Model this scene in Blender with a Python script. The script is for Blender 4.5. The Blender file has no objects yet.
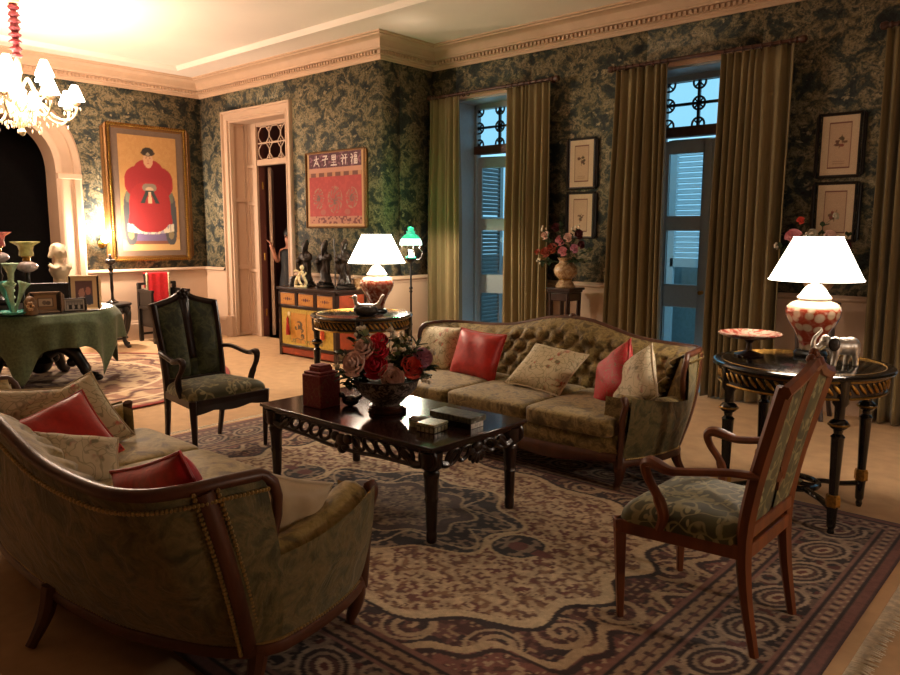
import bpy, math, random
import numpy as np
from mathutils import Vector, Matrix, Euler
random.seed(7); np.random.seed(7)
PI = math.pi
SC = bpy.context.scene
COL = SC.collection

# ------------------------------------------------------------------ camera
FPX, YAW, PITCH, ROLL, CAMH = 744.2, 0.72925, 0.14011, 0.0027, 1.5
_cy, _sy = math.cos(YAW), math.sin(YAW)
_f = Vector((-_sy*math.cos(PITCH), _cy*math.cos(PITCH), -math.sin(PITCH)))
_r = Vector((_cy, _sy, 0)); _u = _r.cross(_f)
_r2 = _r*math.cos(ROLL) + _u*math.sin(ROLL); _u2 = -_r*math.sin(ROLL) + _u*math.cos(ROLL)
cam_data = bpy.data.cameras.new('camera')
cam = bpy.data.objects.new('camera', cam_data); COL.objects.link(cam)
cam.matrix_world = Matrix(((_r2.x, _u2.x, -_f.x, 0), (_r2.y, _u2.y, -_f.y, 0), (_r2.z, _u2.z, -_f.z, CAMH), (0, 0, 0, 1)))
cam_data.sensor_fit = 'HORIZONTAL'; cam_data.sensor_width = 36; cam_data.lens = FPX/900*36
cam_data.clip_start = .05; cam_data.clip_end = 100
SC.camera = cam

# ------------------------------------------------------------------ world and exposure
W = bpy.data.worlds.new('dusk_sky'); SC.world = W; W.use_nodes = True
_bg = W.node_tree.nodes['Background']
_bg.inputs[0].default_value = (.27, .57, .78, 1); _bg.inputs[1].default_value = 1.7
SC.view_settings.view_transform = 'Standard'; SC.view_settings.look = 'None'
SC.view_settings.gamma = 1; SC.view_settings.use_curve_mapping = False
SC.view_settings.exposure = 0.0

# lamp powers (used by the lamps' own builders below)
POW_CHAND, POW_TABLE, POW_FLOOR, POW_SCONCE, POW_ASSUMED_LAMP = 56, 35, 60, 220, 100
WARM = (1.0, .75, .56); WARM2 = (1.0, .79, .61)

# ------------------------------------------------------------------ helpers
def lin(h):
    h = h.lstrip('#'); out = []
    for i in (0, 2, 4):
        v = int(h[i:i+2], 16)/255
        out.append(v/12.92 if v <= .04045 else ((v+.055)/1.055)**2.4)
    return tuple(out)
def c4(c):
    if isinstance(c, str): c = lin(c)
    return (c[0], c[1], c[2], 1)

class MB:
    """collects shapes, built as one mesh object"""
    def __init__(s): s.v = []; s.f = []
    def add(s, vs, fs):
        n = len(s.v); s.v += [tuple(map(float, p)) for p in vs]; s.f += [tuple(i+n for i in q) for q in fs]; return s
    def box(s, c, d, R=None, rz=0, taper=1):
        x, y, z = d[0]/2, d[1]/2, d[2]/2
        P = [Vector((sx*x*(taper if sz > 0 else 1), sy*y*(taper if sz > 0 else 1), sz*z)) for sz in (-1, 1) for sy in (-1, 1) for sx in (-1, 1)]
        if rz: R = Matrix.Rotation(rz, 3, 'Z')
        if R is not None: P = [R @ p for p in P]
        c = Vector(c)
        return s.add([p+c for p in P], [(0, 2, 3, 1), (4, 5, 7, 6), (0, 1, 5, 4), (2, 6, 7, 3), (0, 4, 6, 2), (1, 3, 7, 5)])
    def bx(s, x0, x1, y0, y1, z0, z1):
        return s.box(((x0+x1)/2, (y0+y1)/2, (z0+z1)/2), (abs(x1-x0), abs(y1-y0), abs(z1-z0)))
    def tube(s, pts, rad, n=10, caps=True, closed=False, flat=None):
        pts = [Vector(p) for p in pts]; m = len(pts)
        if not hasattr(rad, '__len__'): rad = [rad]*m
        tang = []
        for i in range(m):
            a = pts[(i-1) % m] if (closed or i > 0) else pts[i]
            b = pts[(i+1) % m] if (closed or i < m-1) else pts[i]
            tang.append((b-a).normalized())
        t0 = tang[0]; up = Vector((0, 0, 1)) if abs(t0.z) < .9 else Vector((1, 0, 0))
        nx = t0.cross(up).normalized(); vs = []
        for i in range(m):
            t = tang[i]; nx = (nx - t*nx.dot(t))
            nx = nx.normalized() if nx.length > 1e-6 else t.orthogonal().normalized()
            ny = t.cross(nx)
            for k in range(n):
                a = 2*PI*k/n; fx, fy = (1, 1) if flat is None else flat
                vs.append(pts[i] + (nx*math.cos(a)*fx + ny*math.sin(a)*fy)*rad[i])
        fs = []
        for i in range(m if closed else m-1):
            j = (i+1) % m
            for k in range(n):
                l = (k+1) % n; fs.append((i*n+k, i*n+l, j*n+l, j*n+k))
        if caps and not closed:
            fs.append(tuple(range(n-1, -1, -1))); fs.append(tuple((m-1)*n+k for k in range(n)))
        return s.add(vs, fs)
    def lathe(s, prof, n=24, c=(0, 0, 0), sx=1, sy=1, rip=None, R=None):
        vs = []; m = len(prof); c = Vector(c)
        for i, (r, z) in enumerate(prof):
            for k in range(n):
                a = 2*PI*k/n; q = rip(a, i) if rip else 1
                p = Vector((r*q*math.cos(a)*sx, r*q*math.sin(a)*sy, z))
                vs.append((R @ p if R is not None else p)+c)
        fs = [(i*n+k, i*n+(k+1) % n, (i+1)*n+(k+1) % n, (i+1)*n+k) for i in range(m-1) for k in range(n)]
        if prof[0][0] > 1e-5: fs.append(tuple(range(n-1, -1, -1)))
        if prof[-1][0] > 1e-5: fs.append(tuple((m-1)*n+k for k in range(n)))
        return s.add(vs, fs)
    def ell(s, c, r, nu=16, nv=10, R=None):
        if not hasattr(r, '__len__'): r = (r, r, r)
        c = Vector(c); vs = []
        for j in range(nv+1):
            t = PI*j/nv
            for k in range(nu):
                a = 2*PI*k/nu
                p = Vector((r[0]*math.sin(t)*math.cos(a), r[1]*math.sin(t)*math.sin(a), -r[2]*math.cos(t)))
                vs.append((R @ p if R is not None else p)+c)
        fs = [(j*nu+k, j*nu+(k+1) % nu, (j+1)*nu+(k+1) % nu, (j+1)*nu+k) for j in range(nv) for k in range(nu)]
        return s.add(vs, fs)
    def prism(s, poly, a, b, ax='z'):
        def P(p, h):
            return {'z': (p[0], p[1], h), 'y': (p[0], h, p[1]), 'x': (h, p[0], p[1])}[ax]
        n = len(poly); vs = [P(p, a) for p in poly]+[P(p, b) for p in poly]
        return s.add(vs, [tuple(range(n-1, -1, -1)), tuple(range(n, 2*n))]+[(i, (i+1) % n, n+(i+1) % n, n+i) for i in range(n)])
    def grid(s, fn, nu, nv, cu=False):
        vs = [fn(i/(nu if cu else nu-1), j/(nv-1)) for j in range(nv) for i in range(nu)]
        fs = [(j*nu+i, j*nu+(i+1) % nu, (j+1)*nu+(i+1) % nu, (j+1)*nu+i) for j in range(nv-1) for i in range(nu if cu else nu-1)]
        return s.add(vs, fs)
    def torus(s, c, R, r, n=24, m=8, ax='z', e=1):
        pts = []
        for k in range(n):
            a = 2*PI*k/n; x, y = R*math.cos(a), R*e*math.sin(a)
            p = {'z': (x, y, 0), 'y': (x, 0, y), 'x': (0, x, y)}[ax]
            pts.append(Vector(p)+Vector(c))
        return s.tube(pts, r, m, closed=True)
    def xf(s, M):
        s.v = [tuple(M @ Vector(p)) for p in s.v]; return s
    def mesh(s, name, ang=40):
        me = bpy.data.meshes.new(name); me.from_pydata(s.v, [], s.f); me.validate(); me.update()
        import bmesh
        bm = bmesh.new(); bm.from_mesh(me)
        bmesh.ops.remove_doubles(bm, verts=bm.verts, dist=1e-5)
        bmesh.ops.recalc_face_normals(bm, faces=bm.faces); bm.to_mesh(me); bm.free()
        me.shade_smooth()
        if ang: me.set_sharp_from_angle(angle=math.radians(ang))
        return me
    def build(s, name, mat, parent=None, loc=(0, 0, 0), rot=(0, 0, 0), ang=40, bevel=0, remesh=0, kind=None, sub=0):
        me = s.mesh(name, ang); me.materials.append(MT[mat])
        return link(name, me, parent, loc, rot, bevel, remesh, kind, sub)

def link(name, me, parent=None, loc=(0, 0, 0), rot=(0, 0, 0), bevel=0, remesh=0, kind=None, sub=0):
    o = bpy.data.objects.new(name, me); COL.objects.link(o)
    o.location = loc; o.rotation_euler = rot
    if parent: o.parent = parent
    if bevel:
        b = o.modifiers.new('bevel', 'BEVEL'); b.width = bevel; b.segments = 2; b.limit_method = 'ANGLE'; b.angle_limit = math.radians(40)
    if remesh:
        b = o.modifiers.new('remesh', 'REMESH'); b.mode = 'VOXEL'; b.voxel_size = remesh; b.use_smooth_shade = True
        b = o.modifiers.new('smooth', 'SMOOTH'); b.factor = .6; b.iterations = 4
    if sub:
        b = o.modifiers.new('sub', 'SUBSURF'); b.levels = sub; b.render_levels = sub
    if kind: o['kind'] = kind
    return o
def tag(o, label, cat, group=None, kind=None):
    o['label'] = label; o['category'] = cat
    if group: o['group'] = group
    if kind: o['kind'] = kind
    return o
def thing(name, label, cat, loc=(0, 0, 0), rz=0, group=None, kind=None):
    o = bpy.data.objects.new(name, None); COL.objects.link(o); o.empty_display_size = .1
    o.location = loc; o.rotation_euler = (0, 0, rz)
    return tag(o, label, cat, group, kind)
def dup(root, loc, rz, label, group=None):
    def cp(o, par):
        q = o.copy(); COL.objects.link(q); q.parent = par
        for ch in list(o.children): cp(ch, q)
        return q
    r = cp(root, None); r.location = loc
    r.rotation_euler = (0, 0, rz); r['label'] = label
    if group: r['group'] = group
    return r
def spline(pts, n, closed=False):
    P = [np.array(p, float) for p in pts]; m = len(P); out = []
    segs = m if closed else m-1
    for k in range(n):
        t = k/(n if closed else n-1)*segs; i = min(int(t), segs-1); u = t-i
        g = (lambda j: P[j % m]) if closed else (lambda j: P[max(0, min(m-1, j))])
        p0, p1, p2, p3 = g(i-1), g(i), g(i+1), g(i+2)
        out.append(.5*((2*p1)+(-p0+p2)*u+(2*p0-5*p1+4*p2-p3)*u*u+(-p0+3*p1-3*p2+p3)*u**3))
    return out
def rbox(c, d, r=.02, crown=0, n=14):
    """soft box: rounded superellipsoid-like cushion, crown lifts the middle of the top"""
    m = MB(); hx, hy, hz = d[0]/2, d[1]/2, d[2]/2
    def fn(u, v):
        a = 2*PI*u; t = PI*(v-.5)
        def sp(x, e): return math.copysign(abs(x)**e, x)
        e1, e2 = .26, .16
        x = hx*sp(math.cos(t), e1)*sp(math.cos(a), e2); y = hy*sp(math.cos(t), e1)*sp(math.sin(a), e2); z = hz*sp(math.sin(t), e1)
        if z > 0: z += crown*(1-(x/hx)**2)*(1-(y/hy)**2)
        return (c[0]+x, c[1]+y, c[2]+z)
    return m.grid(fn, n*4, n, cu=True)

# ------------------------------------------------------------------ materials
MT = {}
def _new(name, rough=.5, metal=0, spec=.5, coat=0, sheen=0):
    m = bpy.data.materials.new(name); m.use_nodes = True; nt = m.node_tree; b = nt.nodes['Principled BSDF']
    b.inputs['Roughness'].default_value = rough; b.inputs['Metallic'].default_value = metal
    b.inputs['Specular IOR Level'].default_value = spec
    if coat: b.inputs['Coat Weight'].default_value = coat; b.inputs['Coat Roughness'].default_value = .08
    if sheen: b.inputs['Sheen Weight'].default_value = sheen; b.inputs['Sheen Roughness'].default_value = .4
    MT[name] = m; return m, nt, b
def _noise(nt, scale, detail=3, dist=0, rough=.5, st=(1, 1, 1), co='Object'):
    tc = nt.nodes.new('ShaderNodeTexCoord'); mp = nt.nodes.new('ShaderNodeMapping'); mp.inputs['Scale'].default_value = st
    n = nt.nodes.new('ShaderNodeTexNoise'); n.inputs['Scale'].default_value = scale; n.inputs['Detail'].default_value = detail
    n.inputs['Distortion'].default_value = dist; n.inputs['Roughness'].default_value = rough
    nt.links.new(tc.outputs[co], mp.inputs[0]); nt.links.new(mp.outputs[0], n.inputs['Vector']); return n.outputs['Fac']
def _voro(nt, scale, feature='F1', rnd=1, out='Distance', st=(1, 1, 1), warp=0, wscale=3):
    tc = nt.nodes.new('ShaderNodeTexCoord'); mp = nt.nodes.new('ShaderNodeMapping'); mp.inputs['Scale'].default_value = st
    nt.links.new(tc.outputs['Object'], mp.inputs[0]); vec = mp.outputs[0]
    if warp:
        n = nt.nodes.new('ShaderNodeTexNoise'); n.inputs['Scale'].default_value = wscale; nt.links.new(vec, n.inputs['Vector'])
        ml = nt.nodes.new('ShaderNodeVectorMath'); ml.operation = 'SCALE'; ml.inputs['Scale'].default_value = warp
        nt.links.new(n.outputs['Color'], ml.inputs[0])
        ad = nt.nodes.new('ShaderNodeVectorMath'); ad.operation = 'ADD'; nt.links.new(vec, ad.inputs[0]); nt.links.new(ml.outputs[0], ad.inputs[1]); vec = ad.outputs[0]
    v = nt.nodes.new('ShaderNodeTexVoronoi'); v.feature = feature; v.inputs['Scale'].default_value = scale; v.inputs['Randomness'].default_value = rnd
    nt.links.new(vec, v.inputs['Vector']); return v.outputs[out]
def _ramp(nt, fac, stops, interp='LINEAR'):
    r = nt.nodes.new('ShaderNodeValToRGB'); r.color_ramp.interpolation = interp; el = r.color_ramp.elements
    while len(el) < len(stops): el.new(.5)
    for e, (p, c) in zip(el, stops): e.position = p; e.color = c4(c)
    nt.links.new(fac, r.inputs[0]); return r.outputs[0]
def _mix(nt, a, b, fac, mode='MIX'):
    m = nt.nodes.new('ShaderNodeMix'); m.data_type = 'RGBA'; m.blend_type = mode
    for inp, v in ((m.inputs[0], fac), (m.inputs[6], a), (m.inputs[7], b)):
        if hasattr(v, 'is_linked'): nt.links.new(v, inp)
        elif isinstance(v, (int, float)): inp.default_value = v
        else: inp.default_value = c4(v)
    return m.outputs[2]
def _bump(nt, b, h, strength=.3, dist=.01):
    bp = nt.nodes.new('ShaderNodeBump'); bp.inputs['Strength'].default_value = strength; bp.inputs['Distance'].default_value = dist
    nt.links.new(h, bp.inputs['Height']); nt.links.new(bp.outputs[0], b.inputs['Normal'])
def plain(name, col, rough=.5, metal=0, var=.25, vs=30, bump=0, bd=.004, st=(1, 1, 1), **k):
    m, nt, b = _new(name, rough, metal, **k); col = lin(col) if isinstance(col, str) else col
    n = _noise(nt, vs, 4, .3, st=st)
    nt.links.new(_ramp(nt, n, [(.3, tuple(x*(1-var) for x in col)), (.7, tuple(min(1, x*(1+var)) for x in col))]), b.inputs['Base Color'])
    if bump: _bump(nt, b, n, bump, bd)
    return m
def emis(name, col, strength, base=(.8, .8, .8)):
    m, nt, b = _new(name, .5); b.inputs['Base Color'].default_value = c4(base)
    b.inputs['Emission Color'].default_value = c4(col); b.inputs['Emission Strength'].default_value = strength; return m
def attr_mat(name, rough=.8, bump=0, vs=250, sheen=0, gain=1.0):
    m, nt, b = _new(name, rough, sheen=sheen); a = nt.nodes.new('ShaderNodeAttribute'); a.attribute_name = 'paint'
    n = _noise(nt, vs, 2)
    sh = _ramp(nt, n, [(.25, (.72*gain,)*3), (.75, (1.0*gain,)*3)])
    nt.links.new(_mix(nt, a.outputs['Color'], sh, 1.0, 'MULTIPLY'), b.inputs['Base Color'])
    if bump: _bump(nt, b, n, bump, .004)
    return m
def painted(name, mat, pos, cols, nu, nv, parent=None, loc=(0, 0, 0), rot=(0, 0, 0), thick=0):
    """a fine surface whose woven / printed design is a colour attribute; pos (nv,nu,3), cols (nv,nu,3) sRGB"""
    me = bpy.data.meshes.new(name)
    idx = np.arange(nu*nv).reshape(nv, nu)
    fs = np.stack([idx[:-1, :-1], idx[:-1, 1:], idx[1:, 1:], idx[1:, :-1]], -1).reshape(-1, 4)
    v = pos.reshape(-1, 3); c = cols.reshape(-1, 3)
    if thick:
        ring = np.concatenate([idx[0, :], idx[1:, -1], idx[-1, -2::-1], idx[-2:0:-1, 0]])
        k = len(v); low = v[ring].copy(); low[:, 2] -= thick
        v = np.concatenate([v, low]); c = np.concatenate([c, c[ring]]); m = len(ring); j = np.arange(m)
        side = np.stack([ring[j], k+j, k+(j+1) % m, ring[(j+1) % m]], -1); fs = np.concatenate([fs, side])
    me.from_pydata(v.tolist(), [], fs.tolist()); me.update()
    c = np.where(c <= .04045, c/12.92, ((c+.055)/1.055)**2.4)
    at = me.color_attributes.new('paint', 'FLOAT_COLOR', 'POINT')
    at.data.foreach_set('color', np.concatenate([c, np.ones((len(c), 1))], 1).astype(np.float32).ravel())
    me.materials.append(MT[mat]); me.shade_smooth()
    return link(name, me, parent, loc, rot)
def hexc(h): return np.array([int(h[i:i+2], 16)/255 for i in (0, 2, 4)])

# wallpaper: dark verdure with tan foliage
def mk_wallpaper():
    m, nt, b = _new('wallpaper', .75)
    n1 = _noise(nt, 5.6, 6, .5, .66, st=(1, 1, 1.2)); base = _ramp(nt, n1, [(.36, '1e282a'), (.45, '343e3a'), (.505, '6f6648'), (.56, '93866a'), (.60, '565846'), (.70, '2a302c')])
    v = _voro(nt, 8.5, 'F1', 1, warp=.22, wscale=9, st=(1, 1, 1.4)); leaf = _ramp(nt, v, [(.20, (1, 1, 1)), (.30, (0, 0, 0))])
    n2 = _noise(nt, 22, 4, .8, .6); lc = _ramp(nt, n2, [(.36, '3a4032'), (.48, '80765a'), (.58, 'aa9c7c'), (.68, '525542')])
    mx = _mix(nt, base, lc, leaf)
    n3 = _noise(nt, 46, 4, .5, .7); dk = _ramp(nt, n3, [(.41, (.22, .26, .30)), (.50, (1, 1, 1))])
    nt.links.new(_mix(nt, mx, dk, .8, 'MULTIPLY'), b.inputs['Base Color']); _bump(nt, b, n3, .05, .002)
mk_wallpaper()
def damask(name, dark, mid, light, scale=9, rough=.7, bump=.35, sheen=.35, dist=.7):
    m, nt, b = _new(name, rough, sheen=sheen)
    n = _noise(nt, scale, 5, dist, .6); pat = _ramp(nt, n, [(.36, dark), (.45, mid), (.53, light), (.60, mid), (.68, dark)])
    n2 = _noise(nt, scale*7, 3, .6); tx = _ramp(nt, n2, [(.3, (.7, .7, .7)), (.7, (1.05, 1.05, 1.05))])
    nt.links.new(_mix(nt, pat, tx, .8, 'MULTIPLY'), b.inputs['Base Color'])
    _bump(nt, b, n, bump, .012)
damask('sofa_damask', '5c4c24', '7d6a38', 'a08a52', 15)
damask('sofa_back_damask', '4c4a2a', '665f38', '7e6e44', 9, bump=1.0)
damask('seat_gold', '6b5a2e', '94803f', 'b09a5e', 9, bump=.3)
damask('green_damask', '26301c', '353f26', '525a36', 11, bump=.3)
def vine():
    m, nt, b = _new('vine_velvet', .65, sheen=.3)
    v = _voro(nt, 9, 'DISTANCE_TO_EDGE', 1, warp=.5, wscale=4); ln = _ramp(nt, v, [(.03, (1, 1, 1)), (.07, (0, 0, 0))])
    v2 = _voro(nt, 15, 'F1', 1, st=(1, 2.1, 1), warp=.25); lf = _ramp(nt, v2, [(.22, (1, 1, 1)), (.30, (0, 0, 0))])
    g = _ramp(nt, _noise(nt, 6, 3), [(.3, '3a3c20'), (.7, '56562f')])
    a = _mix(nt, g, '8a8458', ln); nt.links.new(_mix(nt, a, '9a9468', lf), b.inputs['Base Color'])
    _bump(nt, b, lf, .3, .003)
vine()
plain('cream_paint', 'bb9e85', .55, var=.04, vs=3)
plain('ceiling_paint', 'e6d8ca', .8, var=.02, vs=2)
plain('crown_paint', 'c4a386', .6, var=.05, vs=6)
plain('carpet', 'b8966f', .95, var=.10, vs=9, bump=.25, bd=.01)
plain('dark_wood', '2a1710', .32, var=.35, vs=20, st=(1, 1, .25))
plain('black_wood', '14100e', .3, var=.3, vs=30)
plain('mahogany', '48220f', .35, var=.35, vs=18, st=(1, 1, .2))
plain('walnut', '743e1e', .38, var=.3, vs=16, st=(1, 1, .15))
plain('walnut_dark', '522c18', .38, var=.3, vs=16, st=(1, 1, .15))
plain('table_top', '2c1410', .17, var=.25, vs=14, st=(.2, 1, 1), coat=.3)
plain('black_lacquer', '120f0d', .16, var=.2, vs=20, coat=.5)
plain('gilt', '9a7434', .38, metal=.85, var=.4, vs=60, bump=.4)
plain('gold_frame', '74502a', .42, metal=.6, var=.35, vs=90, bump=.5)
plain('brass', 'a8813c', .3, metal=.95, var=.15)
plain('silver', 'cfc9c0', .42, metal=.8, var=.25, vs=40, bump=.2)
plain('dark_silver', '4c4846', .35, metal=.7, var=.4, vs=60, bump=.5)
plain('curtain_cloth', '776642', .8, var=.16, vs=10, st=(5, 5, .15), sheen=.15)
plain('rod_wood', '4a2a1c', .4)
plain('white_china', 'ece3d6', .2, var=.03, coat=.4)
plain('red_silk', 'b8231c', .45, var=.18, vs=26, bump=.25, sheen=.3)
plain('crimson_silk', 'c01822', .45, var=.22, vs=30, bump=.3, sheen=.3)
plain('red_cloth', 'd8202a', .6, var=.1, sheen=.2)
plain('cream_silk', 'c9b695', .5, var=.08, vs=14, bump=.15, sheen=.2)
plain('red_sleeve', '6a0c18', .6, var=.25, vs=40, bump=.5)
plain('nail_brass', 'b09a66', .35, metal=.8, var=.1)
plain('green_cloth', '46543a', .75, var=.30, vs=45, bump=.35, sheen=.2)
plain('marble', 'd8c3a4', .45, var=.06, vs=8)
plain('carved_wood', '241a13', .42, var=.5, vs=35, bump=.6)
plain('skin', 'c48a72', .55, var=.05)
plain('black_dress', '0d0b0c', .7)
plain('hair', '120c0a', .5)
plain('door_paint', '9aa0a0', .45, var=.05)
plain('shutter_paint', 'e4ecf0', .6, var=.04)
plain('hall_paint', '6a3a30', .7, var=.05)
plain('unlit_void', '1c1614', .9)  # near-black tone puts the missing light of the room past the arch into colour
plain('stone', '8c9a9c', .8, var=.1)
plain('mat_board', 'd6bd9c', .8, var=.04)
plain('frame_black', '1b120e', .35)
plain('frame_brown', '6e5236', .5, var=.25)
plain('frame_cream', 'd8b98a', .55, var=.12)
plain('frame_white', 'd8cfc0', .5, var=.03)
plain('cab_orange', '8f3a1c', .5, var=.25, vs=12)
plain('cab_gold', 'b99a3c', .5, var=.18, vs=30)
plain('leaf', '2f4426', .55, var=.4, vs=40)
plain('leaf_light', '6f7a4c', .55, var=.3, vs=40)
plain('petal_blush', 'f6d2c4', .6, var=.10, vs=50)
plain('petal_red', 'e0344a', .55, var=.18, vs=50)
plain('petal_coral', 'ee6050', .55, var=.15, vs=50)
plain('petal_pink', 'f0aab4', .6, var=.12, vs=50)
plain('petal_mauve', 'dca0b8', .6, var=.12, vs=50)
plain('petal_white', 'ddd3bd', .6, var=.08, vs=50)
plain('petal_rust', 'b8604c', .6, var=.2, vs=50)
plain('petal_dark', '5c1c22', .6, var=.2, vs=50)
plain('turquoise_glass', '4fa093', .12, var=.15, coat=.5)
plain('mint_glass', 'a6c4a4', .15, var=.15, coat=.5)
plain('yellow_glass', 'd5d58e', .2, var=.2, coat=.4)
plain('pink_glass', 'd4707a', .2, var=.2, coat=.4)
plain('clear_china', 'b9aeb0', .2, var=.2, vs=40)
plain('rug_fringe', 'd9ccb4', .9)
plain('tassel_red', 'a8241c', .7, var=.15)
plain('orange_tassel', 'c8502c', .7, var=.15)
plain('ivory', 'e6d6a8', .35, var=.15, vs=60)
def floral(name, ground, c1, c2, scale=9):
    m, nt, b = _new(name, .7, sheen=.15)
    v = _voro(nt, scale, 'F1', 1, warp=.25, wscale=9); fl = _ramp(nt, v, [(.20, (1, 1, 1)), (.30, (0, 0, 0))])
    v2 = _voro(nt, scale*1.7, 'DISTANCE_TO_EDGE', 1, warp=.4, wscale=6); st = _ramp(nt, v2, [(.025, (1, 1, 1)), (.06, (0, 0, 0))])
    n = _noise(nt, scale*3, 3, 1); fc = _ramp(nt, n, [(.4, c1), (.58, c2)])
    keep = _ramp(nt, _noise(nt, scale*.55, 1), [(.44, (0, 0, 0)), (.52, (1, 1, 1))])
    a = _mix(nt, ground, c2, st); a = _mix(nt, a, ground, .35)
    both = _mix(nt, fl, keep, 1.0, 'MULTIPLY'); nt.links.new(_mix(nt, a, fc, both), b.inputs['Base Color'])
floral('floral_cream', 'cbbd98', 'c05a48', '6f6a44', 10)
floral('floral_pale', 'cdbf9f', 'b88a78', '8a8468', 9)
floral('red_print', 'b01620', '7a1420', '8a5a3a', 16)
floral('jar_red', '7c1f26', '5a4a34', '8c5a44', 14)
def imari(name, amount):
    m, nt, b = _new(name, .18, coat=.5)
    v = _voro(nt, 17, 'F1', .55); ci = _ramp(nt, v, [(.34, 'bfae94'), (.44, 'a88a6c'), (.50, '8f3420')])
    n = _noise(nt, 30, 3, .8); v2 = _ramp(nt, n, [(.44, '8a3420'), (.52, 'a8583e'), (.64, 'c8a488')])
    z = nt.nodes.new('ShaderNodeTexCoord'); sp = nt.nodes.new('ShaderNodeSeparateXYZ'); nt.links.new(z.outputs['Object'], sp.inputs[0])
    band = _ramp(nt, sp.outputs[2], [(amount[0], (0, 0, 0)), (amount[0]+.01, (1, 1, 1)), (amount[1], (1, 1, 1)), (amount[1]+.012, (0, 0, 0))])
    a = _mix(nt, v2, ci, .8 if amount[2] else .15); nt.links.new(_mix(nt, 'c9b49a', a, band), b.inputs['Base Color'])
imari('imari_circles', (.02, .235, 1)); imari('imari_red', (.0, .245, 0))
def specks(name, base, spot, scale, lo, hi, rough=.3):
    m, nt, b = _new(name, rough, coat=.3); v = _noise(nt, scale, 3, 1.2)
    nt.links.new(_ramp(nt, v, [(lo, base), (hi, spot)]), b.inputs['Base Color'])
specks('bowl_china', '2a2320', '9c8f84', 45, .47, .56)
specks('box_stone', '8f8f70', 'c6c0a0', 50, .4, .6)
specks('box_stone_dark', '3c3a30', '6c6a54', 40, .4, .6)
specks('pearl', 'b0a79c', 'e2dbd0', 50, .4, .6)
specks('plate_china', 'b09a88', '8a2c1e', 26, .50, .56)
specks('vase_china', '8f6a44', 'b99c78', 30, .42, .6)
specks('portrait_robe', 'b02020', 'c83028', 20, .4, .6)
attr_mat('rug_wool', .95, .35, 220, .1)
attr_mat('print_paper', .7)
def glassm():
    m, nt, b = _new('pane_glass'); out = nt.nodes['Material Output']
    t = nt.nodes.new('ShaderNodeBsdfTransparent'); t.inputs[0].default_value = (.86, .92, .93, 1)
    g = nt.nodes.new('ShaderNodeBsdfGlossy'); g.inputs['Roughness'].default_value = .03
    lw = nt.nodes.new('ShaderNodeLayerWeight'); lw.inputs[0].default_value = .5
    pw = nt.nodes.new('ShaderNodeMath'); pw.operation = 'POWER'; pw.inputs[1].default_value = 5; nt.links.new(lw.outputs['Facing'], pw.inputs[0])
    fr = nt.nodes.new('ShaderNodeMath'); fr.operation = 'MULTIPLY_ADD'; fr.inputs[1].default_value = .9; fr.inputs[2].default_value = .045; nt.links.new(pw.outputs[0], fr.inputs[0])
    mx = nt.nodes.new('ShaderNodeMixShader'); nt.links.new(fr.outputs[0], mx.inputs[0]); nt.links.new(t.outputs[0], mx.inputs[1]); nt.links.new(g.outputs[0], mx.inputs[2])
    nt.links.new(mx.outputs[0], out.inputs[0])
glassm()
def green_shade():
    m, nt, b = _new('green_glass', .25); b.inputs['Base Color'].default_value = c4('2f8f6a')
    tc = nt.nodes.new('ShaderNodeTexCoord'); sp = nt.nodes.new('ShaderNodeSeparateXYZ'); nt.links.new(tc.outputs['Object'], sp.inputs[0])
    b.inputs['Emission Color'].default_value = (.04, .55, .30, 1)
    b.inputs['Emission Strength'].default_value = 1.1
green_shade()
emis('opal_glow', (1, .95, .85), 3.0)
emis('opal_green', (.62, 1.0, .86), 1.9)
emis('shade_glow', (1, .86, .68), 6.0)
emis('candle_shade', (1, .84, .66), 7.0)
emis('bulb_glow', (1, .8, .55), 30)
def crystalm():
    m, nt, b = _new('crystal', .08); b.inputs['Base Color'].default_value = c4('e8d4b8'); b.inputs['Transmission Weight'].default_value = .35; b.inputs['IOR'].default_value = 1.4
crystalm()
# ================================================================== the room
XL, XE, XR, YD, YR, YF, ZC, ZRAIL = -10.155, -6.316, 2.6, 5.897, 6.756, -3.2, 3.64, .955
WT = .43            # window wall thickness
WC = (-5.415, -2.99, -.565); WH = .54; WTOP = 3.03
def st(o, label, cat):
    return tag(o, label, cat, kind='structure')
fl = MB().bx(XL-.3, XR+.2, YF-.2, YR, -.1, 0).build('floor', 'carpet'); st(fl, 'tan wall-to-wall carpet covering the drawing room floor', 'floor')
ce = MB().bx(XL-.3, XR+.2, YF-.2, YR+WT, ZC, ZC+.1).build('ceiling', 'ceiling_paint'); st(ce, 'white painted ceiling with a raised panel moulding', 'ceiling')
def wall(name, label, up, low, parent=None):
    m = MB()
    for b in up: m.bx(*b)
    w = m.build(name, 'wallpaper', ang=0); st(w, label, 'wall')
    if low:
        m = MB()
        for b in low: m.bx(*b)
        m.build('wainscot', 'cream_paint', w)
    return w
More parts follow.
